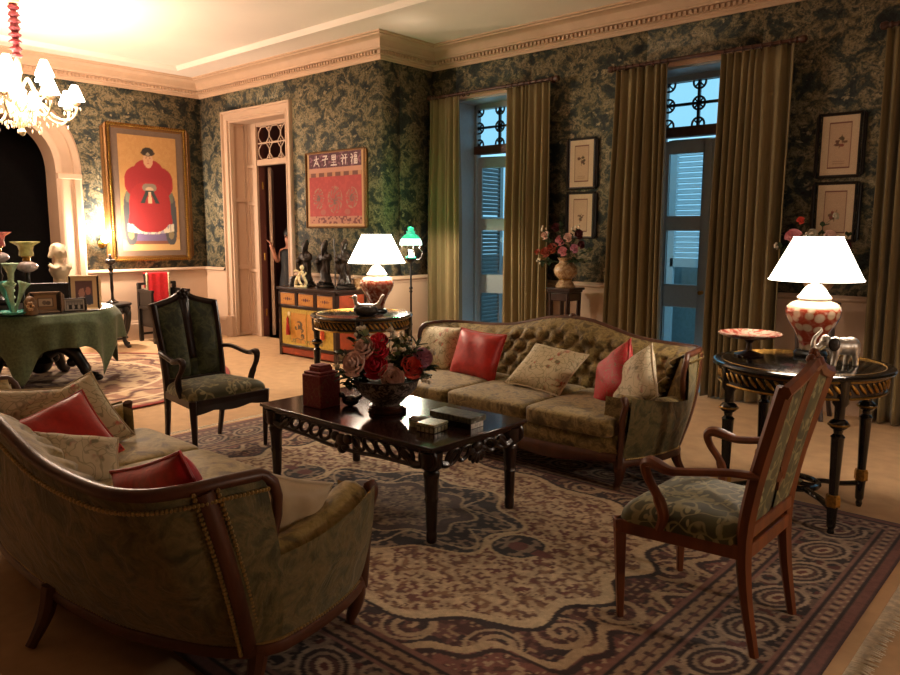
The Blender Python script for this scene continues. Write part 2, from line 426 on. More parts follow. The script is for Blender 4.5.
# left wall with arched opening
AY, AW, ASP, AH = 2.84, 1.0, 2.2, .75      # arch centre, half width, springing, rise
def arch(t, off=0):     # t 0..1 from far foot over the crown to the near foot
    if t < .25: return (AY+AW+off, ASP*t/.25)
    if t > .75: return (AY-AW-off, ASP*(1-t)/.25)
    a = PI*(t-.25)/.5; e = 2/2.6
    return (AY+(AW+off)*math.copysign(abs(math.cos(a))**e, math.cos(a)), ASP+(AH+off)*abs(math.sin(a))**e)
wl = wall('wall_left', 'far left wall in dark green tapestry wallpaper with an arched opening',
     [(XL-.3, XL, AY+AW+.02, YD, ZRAIL, ZC), (XL-.3, XL, YF, AY-AW-.02, ZRAIL, ZC)],
     [(XL-.3, XL, AY+AW+.02, YD, 0, ZRAIL), (XL-.3, XL, YF, AY-AW-.02, 0, ZRAIL)])
m = MB(); N = 40
tp = [arch(.25+.5*i/N, .02) for i in range(N+1)]
for i in range(N):
    a, b = tp[i], tp[i+1]
    q = [(a[0], a[1]), (a[0], ZC), (b[0], ZC), (b[0], b[1])]
    m.prism(q, XL-.3, XL, 'x')
m.build('arch_head', 'wallpaper', wl, ang=0)
# dark room beyond the arch
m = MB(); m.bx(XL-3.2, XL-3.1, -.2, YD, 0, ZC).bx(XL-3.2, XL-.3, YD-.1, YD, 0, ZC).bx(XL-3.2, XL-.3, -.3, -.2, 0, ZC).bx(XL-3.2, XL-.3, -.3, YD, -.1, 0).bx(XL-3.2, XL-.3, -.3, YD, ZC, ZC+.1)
st(m.build('wall_beyond', 'unlit_void'), 'unlit dark room seen through the arch', 'wall')
# arch casing
pr = [(0, -.3), (0, .03), (.04, .05), (.08, .05), (.09, .025), (.21, .025), (.22, .05), (.28, .06), (.31, .04), (.31, 0)]
m = MB(); NT = 90
ts = sorted(set([i/NT for i in range(NT+1)]))
m.grid(lambda u, v: (lambda p: (XL+p[1][1], arch(u, p[1][0])[0], arch(u, p[1][0])[1]))((u, pr[round(v*(len(pr)-1))])), NT+1, len(pr))
tr = m.build('trim_1', 'cream_paint'); st(tr, 'cream panelled casing around the arched opening', 'trim')
m = MB()
for s in (1, -1): m.box((XL+.035, AY+s*(AW+.155), ASP), (.075, .30, .07))
m.build('impost', 'cream_paint', tr, bevel=.006)
m = MB()
for s in (1, -1): m.box((XL+.035, AY+s*(AW+.155), .15), (.085, .33, .3))
m.build('plinth', 'cream_paint', tr, bevel=.006)

# back wall with the door, return wall, window wall and the two walls behind the camera
DX0, DX1, DTOP, DY1 = -9.43, -8.08, 3.03, 6.19
wd = wall('wall_back', 'back wall in green tapestry wallpaper holding the panelled doorway and red textile',
     [(XL-.3, DX0, YD, DY1, ZRAIL, ZC), (DX1, XE, YD, DY1, ZRAIL, ZC), (DX0, DX1, YD, DY1, DTOP, ZC)],
     [(XL, DX0, YD, DY1, 0, ZRAIL), (DX1, XE, YD, DY1, 0, ZRAIL)])
we = wall('wall_return', 'short return wall in dark wallpaper beside the first window curtain',
     [(XE-.3, XE-.0005, YD+.002, YR, ZRAIL, ZC)], [(XE-.3, XE-.0005, YD+.002, YR, 0, ZRAIL)])
xs = [XE-.3]+[q for c in WC for q in (c-WH, c+WH)]+[XR]
wr = wall('wall_window', 'long window wall in dark green tapestry wallpaper',
     [(xs[i], xs[i+1], YR, YR+WT, ZRAIL, ZC) for i in range(0, len(xs), 2)]+[(c-WH, c+WH, YR, YR+WT, WTOP, ZC) for c in WC],
     [(xs[i], xs[i+1], YR, YR+WT, 0, ZRAIL) for i in range(0, len(xs), 2)])
wall('wall_right', 'right end wall in tapestry wallpaper, outside the picture', [(XR, XR+.2, YF, YR, ZRAIL, ZC)], [(XR, XR+.2, YF, YR, 0, ZRAIL)])
wall('wall_front', 'near wall in tapestry wallpaper, behind the viewer', [(XL-.3, XR, YF-.2, YF, ZRAIL, ZC)], [(XL-.3, XR, YF-.2, YF, 0, ZRAIL)])

# swept mouldings: list of runs ((x,y) path with the room on the right hand side), profile (out, z)
def sweep(name, mat, path, prof, parent=None):
    P = [Vector((p[0], p[1], 0)) for p in path]; nrm = []
    for i in range(len(P)-1):
        d = (P[i+1]-P[i]).normalized(); nrm.append(Vector((d.y, -d.x, 0)))
    off = []
    for i in range(len(P)):
        if i == 0: off.append(nrm[0])
        elif i == len(P)-1: off.append(nrm[-1])
        else:
            a, b = nrm[i-1], nrm[i]; off.append((a+b)/(1+a.dot(b)))
    m = MB(); k = len(prof)
    vs = [(P[i].x+off[i].x*o, P[i].y+off[i].y*o, z) for i in range(len(P)) for o, z in prof]
    fs = [(i*k+j, (i+1)*k+j, (i+1)*k+j+1, i*k+j+1) for i in range(len(P)-1) for j in range(k-1)]
    m.add(vs, fs); return m.build(name, mat, parent, ang=25)
run = [(XL, YF), (XL, YD), (XE, YD), (XE, YR), (XR, YR)]
crown = sweep('trim_2', 'crown_paint', run, [(0, 3.40), (.018, 3.40), (.022, 3.425), (.03, 3.43), (.03, 3.448), (.05, 3.452), (.05, 3.492), (.085, 3.498), (.088, 3.51), (.10, 3.52), (.108, 3.55), (.13, 3.585), (.17, 3.606), (.20, 3.61), (.205, 3.622), (.235, 3.626), (.24, 3.64)])
st(crown, 'deep cream crown moulding with a row of dentils below the ceiling', 'moulding')
m = MB()
for (a, b) in zip(run[:-1], run[1:]):
    d = Vector((b[0]-a[0], b[1]-a[1], 0)); L = d.length; d.normalize(); n = Vector((d.y, -d.x, 0)); k = int(L/.05)
    for i in range(k):
        p = Vector((a[0], a[1], 0))+d*(i+.5)*L/k+n*.062
        m.box((p.x, p.y, 3.472), (.026, .028, .034), R=Matrix.Rotation(math.atan2(d.y, d.x), 3, 'Z'))
m.build('dentil_row', 'crown_paint', crown, kind='stuff')
cb = sweep('trim_3', 'ceiling_paint', [(-9.46, YF+.7), (-9.46, 5.2), (XR-.7, 5.2), (XR-.7, YF+.7), (-9.46, YF+.7)], [(-.05, ZC), (-.045, ZC-.03), (-.02, ZC-.05), (.02, ZC-.05), (.035, ZC-.035), (.05, ZC-.02), (.06, ZC)])
st(cb, 'raised rectangular moulding on the ceiling', 'moulding')
railp = [(0, .915), (.012, .915), (.015, .935), (.03, .945), (.042, .955), (.042, .972), (.03, .978), (.02, .99), (0, .992)]
basep = [(0, .27), (.012, .27), (.018, .255), (.018, .235), (.026, .225), (.026, .0)]
segs = [[(XL, YF), (XL, AY-AW-.31)], [(XL, AY+AW+.31), (XL, YD), (DX0-.19, YD)], [(DX1+.13, YD), (XE, YD), (XE, YR), (WC[0]-WH-.12, YR)]]
segs += [[(WC[0]+WH+.12, YR), (WC[1]-WH-.12, YR)], [(WC[1]+WH+.12, YR), (WC[2]-WH-.12, YR)], [(WC[2]+WH+.12, YR), (XR, YR)]]
sd = ['near part of the left wall', 'left wall and door side of the back wall', 'back wall behind the painted cabinet and return wall', 'window wall between the first two windows', 'window wall behind the lamp table', 'window wall far right']
for i, sg in enumerate(segs):
    st(sweep('trim_%d' % (i+4), 'cream_paint', sg, railp), 'cream chair rail along the '+sd[i], 'trim')
    st(sweep('baseboard_%d' % (i+1), 'cream_paint', sg, basep), 'tall cream baseboard along the '+sd[i], 'baseboard')

# fretwork transom light: bars and rings, cols x rows of octagons, in the local XZ plane
def fret(parent, x0, x1, z0, z1, cols, rows, mat, t=.018, dep=.03, rr=.05, y=0):
    dx, dz = (x1-x0)/cols, (z1-z0)/rows
    bv = MB().box((0, 0, 0), (t, dep, z1-z0)).mesh('bar'); bh = MB().box((0, 0, 0), (x1-x0, dep, t)).mesh('bar')
    rg = MB().torus((0, 0, 0), rr, t*.42, 16, 6, 'y')
    for a in (45, 135): rg.box((0, 0, 0), (rr*1.9, dep*.5, t*.5), R=Matrix.Rotation(math.radians(a), 3, 'Y'))
    rg = rg.mesh('ring')
    for q in (bv, bh, rg): q.materials.append(MT[mat])
    for i in range(1, cols): link('fret_bar', bv, parent, (x0+i*dx, y, (z0+z1)/2))
    for j in range(1, rows): link('fret_bar', bh, parent, ((x0+x1)/2, y, z0+j*dz))
    for i in range(cols+1):
        for j in range(rows+1):
            cx = min(max(x0+i*dx, x0+rr*.25), x1-rr*.25); cz = min(max(z0+j*dz, z0+rr*.25), z1-rr*.25)
            link('fret_ring', rg, parent, (cx, y, cz))
def octa(parent, x0, x1, z0, z1, cols, rows, mat, y):
    dx, dz = (x1-x0)/cols, (z1-z0)/rows; hx, hz, k = dx/2-.006, dz/2-.006, .34
    P = [(hx, -hz*(1-2*k)), (hx, hz*(1-2*k)), (hx*(1-2*k*.8), hz), (-hx*(1-2*k*.8), hz), (-hx, hz*(1-2*k)), (-hx, -hz*(1-2*k)), (-hx*(1-2*k*.8), -hz), (hx*(1-2*k*.8), -hz)]
    me = MB().tube([(a, 0, b) for a, b in P], .0085, 6, closed=True).mesh('octagon'); me.materials.append(MT[mat])
    sq = MB()
    for a in (0, 90): sq.box((0, 0, 0), (.075, .012, .010), R=Matrix.Rotation(math.radians(a), 3, 'Y'))
    sq = sq.mesh('cross'); sq.materials.append(MT[mat])
    for i in range(cols):
        for j in range(rows): link('fret_octagon', me, parent, (x0+(i+.5)*dx, y, z0+(j+.5)*dz))
    for i in range(1, cols):
        for j in range(rows+1): link('fret_cross', sq, parent, (x0+i*dx, y, min(max(z0+j*dz, z0+.02), z1-.02)))
    for j in range(1, rows): link('fret_bar', (lambda q: (q.materials.append(MT[mat]), q)[1])(MB().box((0, 0, 0), (x1-x0, .02, .014)).mesh('bar')), parent, ((x0+x1)/2, y, z0+j*dz))
# door in the back wall
dr = thing('door_1', 'cream panelled doorway with a fretwork light above the open door', 'doorway', (0, YD, 0), kind='structure')
def casing(parent, x0, x1, top, w, d=.05, mat='cream_paint', name='casing'):
    m = MB()
    pr = [(0, 0), (0, -d*.5), (w*.12, -d*.55), (w*.2, -d*.35), (w*.72, -d*.35), (w*.8, -d), (w*.95, -d), (w, -d*.6), (w, 0)]
    path = [(x0, 0), (x0, top), (x1, top), (x1, 0)]
    k = len(pr); vs = []
    for i, (x, z) in enumerate(path):
        for o, y in pr:
            vs.append((x+(-o if i < 2 else o), y, z+(o if 0 < i < 3 else 0)))
    m.add(vs, [(i*k+j, i*k+j+1, (i+1)*k+j+1, (i+1)*k+j) for i in range(3) for j in range(k-1)])
    return m.build(name, mat, parent, ang=25)
casing(dr, DX0, DX1, DTOP, .125)
m = MB()
for x in (DX0-.0, DX1+.0):
    s = -1 if x == DX0 else 1
    m.box((x+s*.065, -.03, .15), (.15, .07, .30))
m.build('plinth', 'cream_paint', dr, bevel=.006)
# panelled reveals (each board with recessed panels built as frames)
def panel_board(parent, w, zs, t=.03, st_=.06, mat='cream_paint', name='panel_board', loc=(0, 0, 0), rz=0):
    m = MB(); z0, z1 = zs[0], zs[-1]
    m.bx(0, w, .012, t, z0, z1); m.bx(0, st_, -.012, .014, z0, z1); m.bx(w-st_, w, -.012, .014, z0, z1)
    for z in zs: m.bx(st_, w-st_, -.012, .014, max(z-st_/2, z0), min(z+st_/2, z1))
    return m.build(name, mat, parent, loc, (0, 0, rz), bevel=.004)
panel_board(dr, .29, [0.02, 1.0, 1.95, 3.0], loc=(DX0+.021, 0, 0), rz=PI/2, t=.02, name='reveal_panel')
panel_board(dr, .29, [0.02, 1.0, 1.95, 3.0], loc=(DX1-.021, .29, 0), rz=-PI/2, t=.02, name='reveal_panel')
ix0, ix1 = -9.15, -8.36
panel_board(dr, .27, [0, .95, 1.9, 2.42, 3.03], loc=(DX0, .27, 0), st_=.05, name='jamb_panel')
panel_board(dr, .27, [0, .95, 1.9, 2.42, 3.03], loc=(ix1, .27, 0), st_=.05, name='jamb_panel')
MB().bx(ix0, ix1, .26, .34, 2.42, 2.50).build('transom_bar', 'cream_paint', dr, bevel=.008)
MB().bx(ix0, ix1, .26, .34, 2.95, 3.03).build('transom_head', 'cream_paint', dr, bevel=.008)
MB().bx(DX0, DX1, 0, .3, 3.0, 3.03).build('soffit', 'cream_paint', dr)
octa(dr, ix0, ix1, 2.50, 2.95, 3, 2, 'cream_paint', .3)
lf = MB().bx(0, .045, 0, .76, .01, 2.41); lf = lf.build('door_leaf', 'cream_paint', dr, (ix0+.03, .42, 0), (0, 0, .92), bevel=.004)
MB().lathe([(0, 0), (.012, 0), (.012, .03), (.028, .04), (.03, .06), (.018, .075), (0, .078)], 12, R=Matrix.Rotation(PI/2, 3, 'Y')).build('knob', 'brass', lf, (.045, .70, 1.05))
m = MB()
for z in (.3, 1.1, 2.1): m.tube([(ix0+.02, .335, z), (ix0+.02, .335, z+.10)], .012, 8)
m.build('hinge', 'brass', dr)
m = MB().bx(-10.4, -7.5, 8.0, 8.1, 0, ZC).bx(-10.5, -10.4, DY1, 8.1, 0, ZC).bx(-7.6, -7.5, DY1, 8.1, 0, ZC).bx(-10.4, -7.5, DY1, 8.1, -.1, 0).bx(-10.4, -7.5, DY1, 8.1, ZC, ZC+.1)
m.bx(-10.4, ix0-.01, DY1, DY1+.1, 0, ZC).bx(ix1+.01, -7.5, DY1, DY1+.1, 0, ZC).bx(ix0-.01, ix1+.01, DY1+.001, DY1+.1, 3.0, ZC)
st(m.build('wall_hall', 'hall_paint'), 'dim reddish brown hall beyond the door', 'wall')

# windows
def leaf(parent, loc, rz, side):
    w, h = .53, 2.40
    zs = [(.22, .76), (.99, 1.525), (1.67, 2.275)]; m = MB(); s = .085
    m.bx(0, s, 0, .045, .01, h).bx(w-s, w, 0, .045, .01, h)
    prev = .01
    for a, b in zs+[(h, h)]: m.bx(s, w-s, 0, .045, prev, a); prev = b
    if side < 0: m.v = [(-x, y, z) for x, y, z in m.v]
    o = m.build('door_leaf', 'door_paint', parent, loc, (0, 0, rz), bevel=.006)
    for a, b in zs:
        MB().bx(min(side*s, side*(w-s)), max(side*s, side*(w-s)), .02, .026, a, b).build('pane', 'pane_glass', o)
    MB().lathe([(0, 0), (.02, 0), (.02, .01), (.01, .015), (.01, .03), (.022, .04), (.02, .055), (0, .06)], 12, R=Matrix.Rotation(PI/2, 3, 'X')).build('knob', 'brass', o, (side*(w-.04), -.0, .92))
    return o
wl_lab = ['tall french window with one leaf ajar beside the return wall', 'tall french window with closed leaf, right behind the sofa', 'third french window past the right edge of the picture']
for i, cx in enumerate(WC):
    w = thing('window_%d' % (i+1), wl_lab[i], 'window', (cx, YR, 0), kind='structure')
    casing(w, -WH, WH, WTOP, .055, mat='crown_paint')
    m = MB(); m.bx(-WH, -WH+.02, 0, .32, 0, WTOP).bx(WH-.02, WH, 0, .32, 0, WTOP).bx(-WH, WH, 0, .32, WTOP-.02, WTOP)
    m.build('reveal', 'door_paint', w)
    m = MB(); m.bx(-WH, -WH+.05, .32, .41, 0, WTOP).bx(WH-.05, WH, .32, .41, 0, WTOP).bx(-WH, WH, .32, .41, 2.955, WTOP)
    m.build('frame', 'rod_wood' if i == 9 else 'door_paint', w, bevel=.006)
    MB().bx(-WH, WH, .31, .42, 2.43, 2.53).build('transom_bar', 'rod_wood', w, bevel=.012)
    fret(w, -WH+.05, WH-.05, 2.53, 2.955, 3, 2, 'frame_black', .026, .03, .062, .36)
    MB().bx(-WH+.05, WH-.05, .395, .399, 2.53, 2.955).build('pane', 'pane_glass', w)
    a = [(.72, -.0), (0, 0), (0, 0)][i]
    leaf(w, (-WH+.01, .35, 0), .30 if i == 0 else 0, 1); leaf(w, (WH-.01, .35, 0), -.8 if i == 0 else 0, -1)
    for s in (-1, 1):
        m = MB(); m.bx(-.02, .02, 0, .07, .02, 2.42).bx(-.02, .02, .45, .52, .02, 2.42)
        for z in (.02, .82, 1.62, 2.34): m.bx(-.02, .02, .07, .45, z, z+.08)
        q = m.build('outer_shutter', 'door_paint', w, (s*(WH+.03), WT+.03, 0), (0, 0, -s*.06 if i == 0 else -s*1.54), bevel=.004)
        sm = MB().box((0, 0, 0), (.010, .38, .045), R=Matrix.Rotation(.6, 3, 'Y')).mesh('slat'); sm.materials.append(MT['door_paint'])
        for k in range(46):
            z = .14+k*.0485
            if min(abs(z-.86), abs(z-1.66)) > .06: link('slat', sm, q, (0, .26, z))
# outside: gallery floor, parapet and a louvred screen
gy = YR+WT
st(MB().bx(-8.6, XR+3, gy, gy+3.6, -.12, -.02).build('gallery_floor', 'stone'), 'grey gallery floor outside the windows', 'floor')
st(MB().bx(-8.6, XR+3, gy+2.5, gy+2.6, -.02, 1.12).build('wall_parapet', 'stone', bevel=.01), 'low solid parapet wall outside the windows', 'wall')
lv = thing('louvre_screen', 'white louvred shutter screen outside, seen through the closed window', 'shutter', (-3.9, gy+2.35, 0))
m = MB()
LX = [-.62, .35, 1.3, 2.3]
for x in LX: m.bx(x-.05, x+.05, -.03, .03, 0, 2.72)
m.bx(LX[0], LX[-1], -.03, .03, 2.62, 2.72).bx(LX[0], LX[-1], -.03, .03, 1.05, 1.17)
m.build('frame', 'shutter_paint', lv, bevel=.004)
for a, b in zip(LX[:-1], LX[1:]):
    sm = MB().box((0, 0, 0), (b-a-.1, .075, .012), R=Matrix.Rotation(.75, 3, 'X')).mesh('slat'); sm.materials.append(MT['shutter_paint'])
    k = 21
    for j in range(k): link('slat', sm, lv, ((a+b)/2, 0, 1.21+j*(2.60-1.21)/(k-1)))

# curtains
def curtain(x0, x1, z1, label, seed, xb0=None, xb1=None, y=YR-.14):
    rnd = random.Random(seed); w = x1-x0; xb0 = x0 if xb0 is None else xb0; xb1 = x1 if xb1 is None else xb1
    # irregular pleats: cumulative widths, deep ones between shallow ones
    n = max(5, int(w/.072)); wd = [rnd.uniform(.55, 1.5) for _ in range(n)]; cw = np.concatenate([[0], np.cumsum(wd)])/sum(wd); am = [rnd.uniform(.55, 1.35) for _ in range(n)]; dr = [rnd.uniform(-.35, .35)/n for _ in range(n+1)]
    dr[0] = dr[-1] = 0; NU = n*12+1
    def fn(u, v):
        z = z1*(1-v)+.015*v; k = u*n; i = int(min(k, n-1)); f = k-i
        e0, e1 = cw[i]+dr[i]*v, cw[i+1]+dr[i+1]*v
        a = (.022+.030*min(1, v*2.5))*am[i]; yy = -math.cos(2*PI*f)*a + (.010*math.sin(14*PI*f) if v < .03 else 0)
        X = (x0*(1-v)+xb0*v)+((x1-x0)*(1-v)+(xb1-xb0)*v)*(e0+(e1-e0)*f)
        return (X, y+yy-.02*v+.006*math.sin(7*v+i), z)
    o = MB().grid(fn, NU, 24).build('curtain', 'curtain_cloth', ang=0)
    s = o.modifiers.new('thick', 'SOLIDIFY'); s.thickness = .005
    return tag(o, label, 'curtain', 'olive gold curtains of the window wall')
def rod(x0, x1, z, label, y=YR-.14):
    r = thing('curtain_rod', label, 'curtain rod', ((x0+x1)/2, y, z), group='wooden curtain rods'); w = (x1-x0)/2
    MB().tube([(-w, 0, 0), (w, 0, 0)], .017, 10).build('pole', 'rod_wood', r)
    for s in (-1, 1):
        MB().lathe([(0, 0), (.02, 0), (.03, .015), (.02, .03), (.034, .055), (.028, .085), (0, .1)], 12, R=Matrix.Rotation(s*PI/2, 3, 'Y')).build('finial', 'rod_wood', r, (s*w, 0, 0))
        MB().box((s*(w-.06), .07, 0), (.025, .14, .03)).build('bracket', 'rod_wood', r)
    rg = MB().torus((0, 0, 0), .026, .005, 14, 6, 'x').mesh('ring'); rg.materials.append(MT['rod_wood'])
    for a, b in ((-w+.03, -w+.52), (w-.58, w-.03)):
        for k in range(8): link('ring', rg, r, (a+(b-a)*k/7, 0, -.008))
    return r
RZ = 3.065
rod(-6.17, -4.52, RZ, 'dark wooden curtain rod over the window nearest the return wall')
rod(-3.77, -2.14, RZ, 'dark wooden curtain rod over the window behind the sofa')
rod(-1.43, .33, RZ, 'dark wooden curtain rod past the two framed prints on the right')
curtain(-6.21, -5.76, RZ-.025, 'olive gold curtain lit green and yellow by the floor lamp', 1, -6.21, -5.70)
curtain(-5.08, -4.52, RZ-.025, 'olive gold curtain on the right of the narrow left window', 2, -5.07, -4.48)
curtain(-3.76, -3.24, RZ-.025, 'olive gold curtain between the left pair of prints and the closed window', 3, -3.80, -3.20)
curtain(-2.74, -2.13, RZ-.025, 'wide olive gold curtain just right of the closed window', 4, -2.76, -2.12)
curtain(-1.47, -.90, RZ-.025, 'olive gold curtain at the far right edge of the picture', 5, -1.44, -.85)
curtain(-.2, .33, RZ-.025, 'olive gold curtain beyond the right edge of the picture', 6)
# ================================================================== rugs
def vnoise(X, Y, s, seed):
    rs = np.random.RandomState(seed); T = rs.rand(256, 256); x, y = X*s, Y*s
    xi, yi = np.floor(x).astype(int), np.floor(y).astype(int); fx, fy = x-xi, y-yi
    fx = fx*fx*(3-2*fx); fy = fy*fy*(3-2*fy); g = lambda a, b: T[a % 256, b % 256]
    return (g(xi, yi)*(1-fx)+g(xi+1, yi)*fx)*(1-fy)+(g(xi, yi+1)*(1-fx)+g(xi+1, yi+1)*fx)*fy
def put(C, mask, h, a=1.0):
    m = (mask*a)[..., None] if mask.dtype != bool else mask[..., None].astype(float)*a
    C[:] = C*(1-m)+hexc(h)*m
def rug_design(X, Y):
    ax, ay = abs(X), abs(Y); HX, HY = 2.225, 1.55; b = np.minimum(HX-ax, HY-ay)
    C = np.zeros(X.shape+(3,)); C[:] = hexc('bda98c')
    n1, n2, n3 = vnoise(ax+3, ay+3, 42, 1), vnoise(ax+3, ay+7, 58, 2), vnoise(ax+9, ay+3, 24, 3)
    # field: cream ground strewn with small florals
    put(C, n1 > .64, '8a6a52'); put(C, (n2 > .66), '6a4a3e'); put(C, (n1 < .26), 'd0bc9a'); put(C, (n3 > .72) & (n2 > .5), '6d3f38')
    th = np.arctan2(ay/.86, ax/1.36); f = ((ax/1.36)**3+(ay/.86)**3)**(1/3)*(1+.035*np.cos(16*th))
    sp = f > 1.0
    put(C, sp, '4a2b2a'); put(C, sp & (n1 > .60), '6f4a44'); put(C, sp & (n2 > .68), 'a58c70'); put(C, sp & (n3 < .3), '33262a')
    for (cx, cy, sg) in ((.62, .93, 1), (.95, .86, -1), (1.42, .52, 1), (1.5, .25, -1), (.2, .95, -1), (1.28, .76, 1)):
        dx, dy = ax-cx, ay-cy; r = np.hypot(dx, dy); a = np.arctan2(dy, dx)*sg
        spi = (np.sin(r*95-a) > .25) & (r < .10); put(C, spi, 'b7a184'); put(C, (abs(r-.105) < .008), 'b7a184')
    put(C, (abs(f-1.0) < .022), 'cdbb9a'); put(C, (abs(f-1.035) < .010), '2a2024')
    f2 = f*(1+.02*np.cos(34*th)); ro = f2 > 1.20
    put(C, ro, '86584f'); put(C, ro & (n1 > .62), '5a3836'); put(C, ro & (n2 > .7), 'bda58a'); put(C, abs(f2-1.20) < .018, 'c2ac8c'); put(C, abs(f2-1.235) < .012, '3a2628')
    # medallion and pendants
    tm = np.arctan2(ay/.46, ax/.66); md = np.hypot(ax/.66, ay/.46)*(1+.09*np.cos(8*tm))
    for k, (lim, h) in enumerate(((1.10, 'cbb793'), (1.06, '231d22'), (.70, 'b7a282'), (.67, '4a3a36'), (.55, '8a7461'))): put(C, md < lim, h)
    ring = (md < 1.06) & (md > .70); put(C, ring & (n1 > .58), '8d7a66'); put(C, ring & (abs(np.sin(6*tm)*.15+.87-md) < .02), 'b9a688'); put(C, (md < .67) & (n2 > .58), '54423c'); put(C, (md < .55) & (n1 > .62), 'a89478')
    pd = np.maximum(abs(ax-.83)/.125, 0)**2.2+(ay/.125)**2.2
    put(C, pd < 1.35, 'c6b28f'); put(C, pd < 1.0, '231d22'); put(C, (pd < .8) & (n1 > .52), '8d7c6a'); put(C, (pd < .12), '6b3a36')
    pj = (abs(ay) < .03*(1.2-abs(ax-.95)/.1)) & (abs(ax-.98) < .06); put(C, pj, '6b3a36')
    # borders
    bd = b < .575; t = np.where(HX-ax < HY-ay, Y, X)
    put(C, bd, '8a6258'); put(C, bd & (b < .55) & (b > .535), '2c2226')
    g2 = (b < .535) & (b > .455); put(C, g2, 'a58c72'); put(C, g2 & ((np.sin(t*2*PI/.075)*np.cos((b-.495)*60) > .35)), '4c3434'); put(C, g2 & (abs(b-.495) < .006), '6a4640')
    put(C, (b < .455) & (b > .44), '33262a'); put(C, (b < .44) & (b > .425), '8f6a60')
    mb = (b < .425) & (b > .165); put(C, mb, '2c2428'); put(C, mb & (n1 > .60), '6e5c54'); put(C, mb & (n2 > .70), '9a8672'); put(C, mb & (n3 > .74), '5e302e')
    cell = .31; k = np.round(t/cell); tt = t-k*cell; bb = b-.295
    lean = tt+.35*bb; pe = np.hypot(lean/.125, bb/.105); put(C, mb & (pe < 1.0), '3a2c2e')
    put(C, mb & (abs(pe-.95) < .09), 'b3a08a'); put(C, mb & (abs(pe-.62) < .07), '9f8c78'); put(C, mb & (pe < .5), '5a3c3a'); td = np.hypot(lean/.048, (bb+.25*lean)/.034); put(C, mb & (td < 1), 'c0ad92'); put(C, mb & (td < .5), '6b3a36')
    t2 = t-(np.floor(t/cell)+.5)*cell; pe2 = np.hypot(t2/.055, (abs(bb)-.09)/.05); put(C, mb & (abs(pe2-.8) < .2), 'a08d7a')
    put(C, (b < .165) & (b > .15), '8f6a60'); put(C, (b < .15) & (b > .135), '2c2226')
    g3 = (b < .135) & (b > .07); put(C, g3, '8a6a5e'); put(C, g3 & (np.sin(t*2*PI/.06)*np.cos((b-.10)*70) > .3), 'b09a80'); put(C, g3 & (np.sin(t*2*PI/.06+PI)*np.cos((b-.10)*70) > .55), '3c2a2c')
    put(C, (b < .07) & (b > .055), '2c2226'); put(C, b < .055, '7a5048'); put(C, b < .015, '4a3434')
    v = .90+.18*vnoise(X+9, Y+9, 70, 8)
    return np.clip(C*v[..., None], 0, 1)
nu, nv = 560, 392
U, V = np.meshgrid(np.linspace(-2.225, 2.225, nu), np.linspace(-1.55, 1.55, nv))
pos = np.stack([U, V, np.full_like(U, .012)+.0012*vnoise(U+9, V+9, 20, 4)], -1)
rug = thing('persian_rug', 'large Persian rug with cream field and dark medallion under the coffee table', 'rug', (-2.845, 2.75, 0))
painted('pile', 'rug_wool', pos, rug_design(U, V), nu, nv, rug, thick=.0115)
for s in (-1, 1):
    m = MB(); m.bx(min(s*2.225, s*2.275), max(s*2.225, s*2.275), -1.55, 1.55, .001, .009); m.build('kilim_end', 'carpet', rug)
    m = MB(); rn = random.Random(3)
    for k in range(420):
        y = -1.55+3.1*(k+.5)/420; a = rn.uniform(-.012, .012); L = rn.uniform(.06, .085)
        x0, x1 = s*2.275, s*(2.275+L)
        m.add([(x0, y-.003, .006), (x0, y+.003, .006), (x1, y+a+.003, .003), (x1, y+a-.003, .003), ((x0+x1)/2, y+a/2, .010)], [(0, 1, 4), (1, 2, 4), (2, 3, 4), (3, 0, 4)])
    m.build('fringe', 'rug_fringe', rug, kind='stuff')
nu, nv = 300, 90
A, R = np.meshgrid(np.linspace(0, 2*PI, nu), np.linspace(0, 1, nv))
RX, RY = 1.78*R*np.cos(A), 1.78*R*np.sin(A)
C = np.zeros(R.shape+(3,)); C[:] = hexc('c9ae8a'); n1, n2 = vnoise(RX+5, RY+5, 11, 5), vnoise(RX+5, RY+5, 20, 6)
put(C, n1 > .6, '8a6450'); put(C, n2 > .68, '6a4238'); put(C, (R > .62) & (R < .84), 'a87e66'); put(C, (R > .62) & (R < .84) & (n1 > .55), 'd2b893'); put(C, (R > .64) & (R < .82) & (abs(np.sin(A*14)*.05+.73-R) < .018), '5c332e')
for r0 in (.62, .84, .93): put(C, abs(R-r0) < .012, 'e0caa6')
put(C, (R < .3), '7a5446'); put(C, (R < .3) & (n2 > .5), 'c0a280'); put(C, R > .965, '9a3a2e')
rr = painted('round_rug', 'rug_wool', np.stack([RX, RY, np.full_like(R, .010)], -1), C, nu, nv, None, (-7.9, 2.75, 0))
s = rr.modifiers.new('thick', 'SOLIDIFY'); s.thickness = .009; s.offset = -1
tag(rr, 'round beige patterned rug under the pedestal table', 'rug')

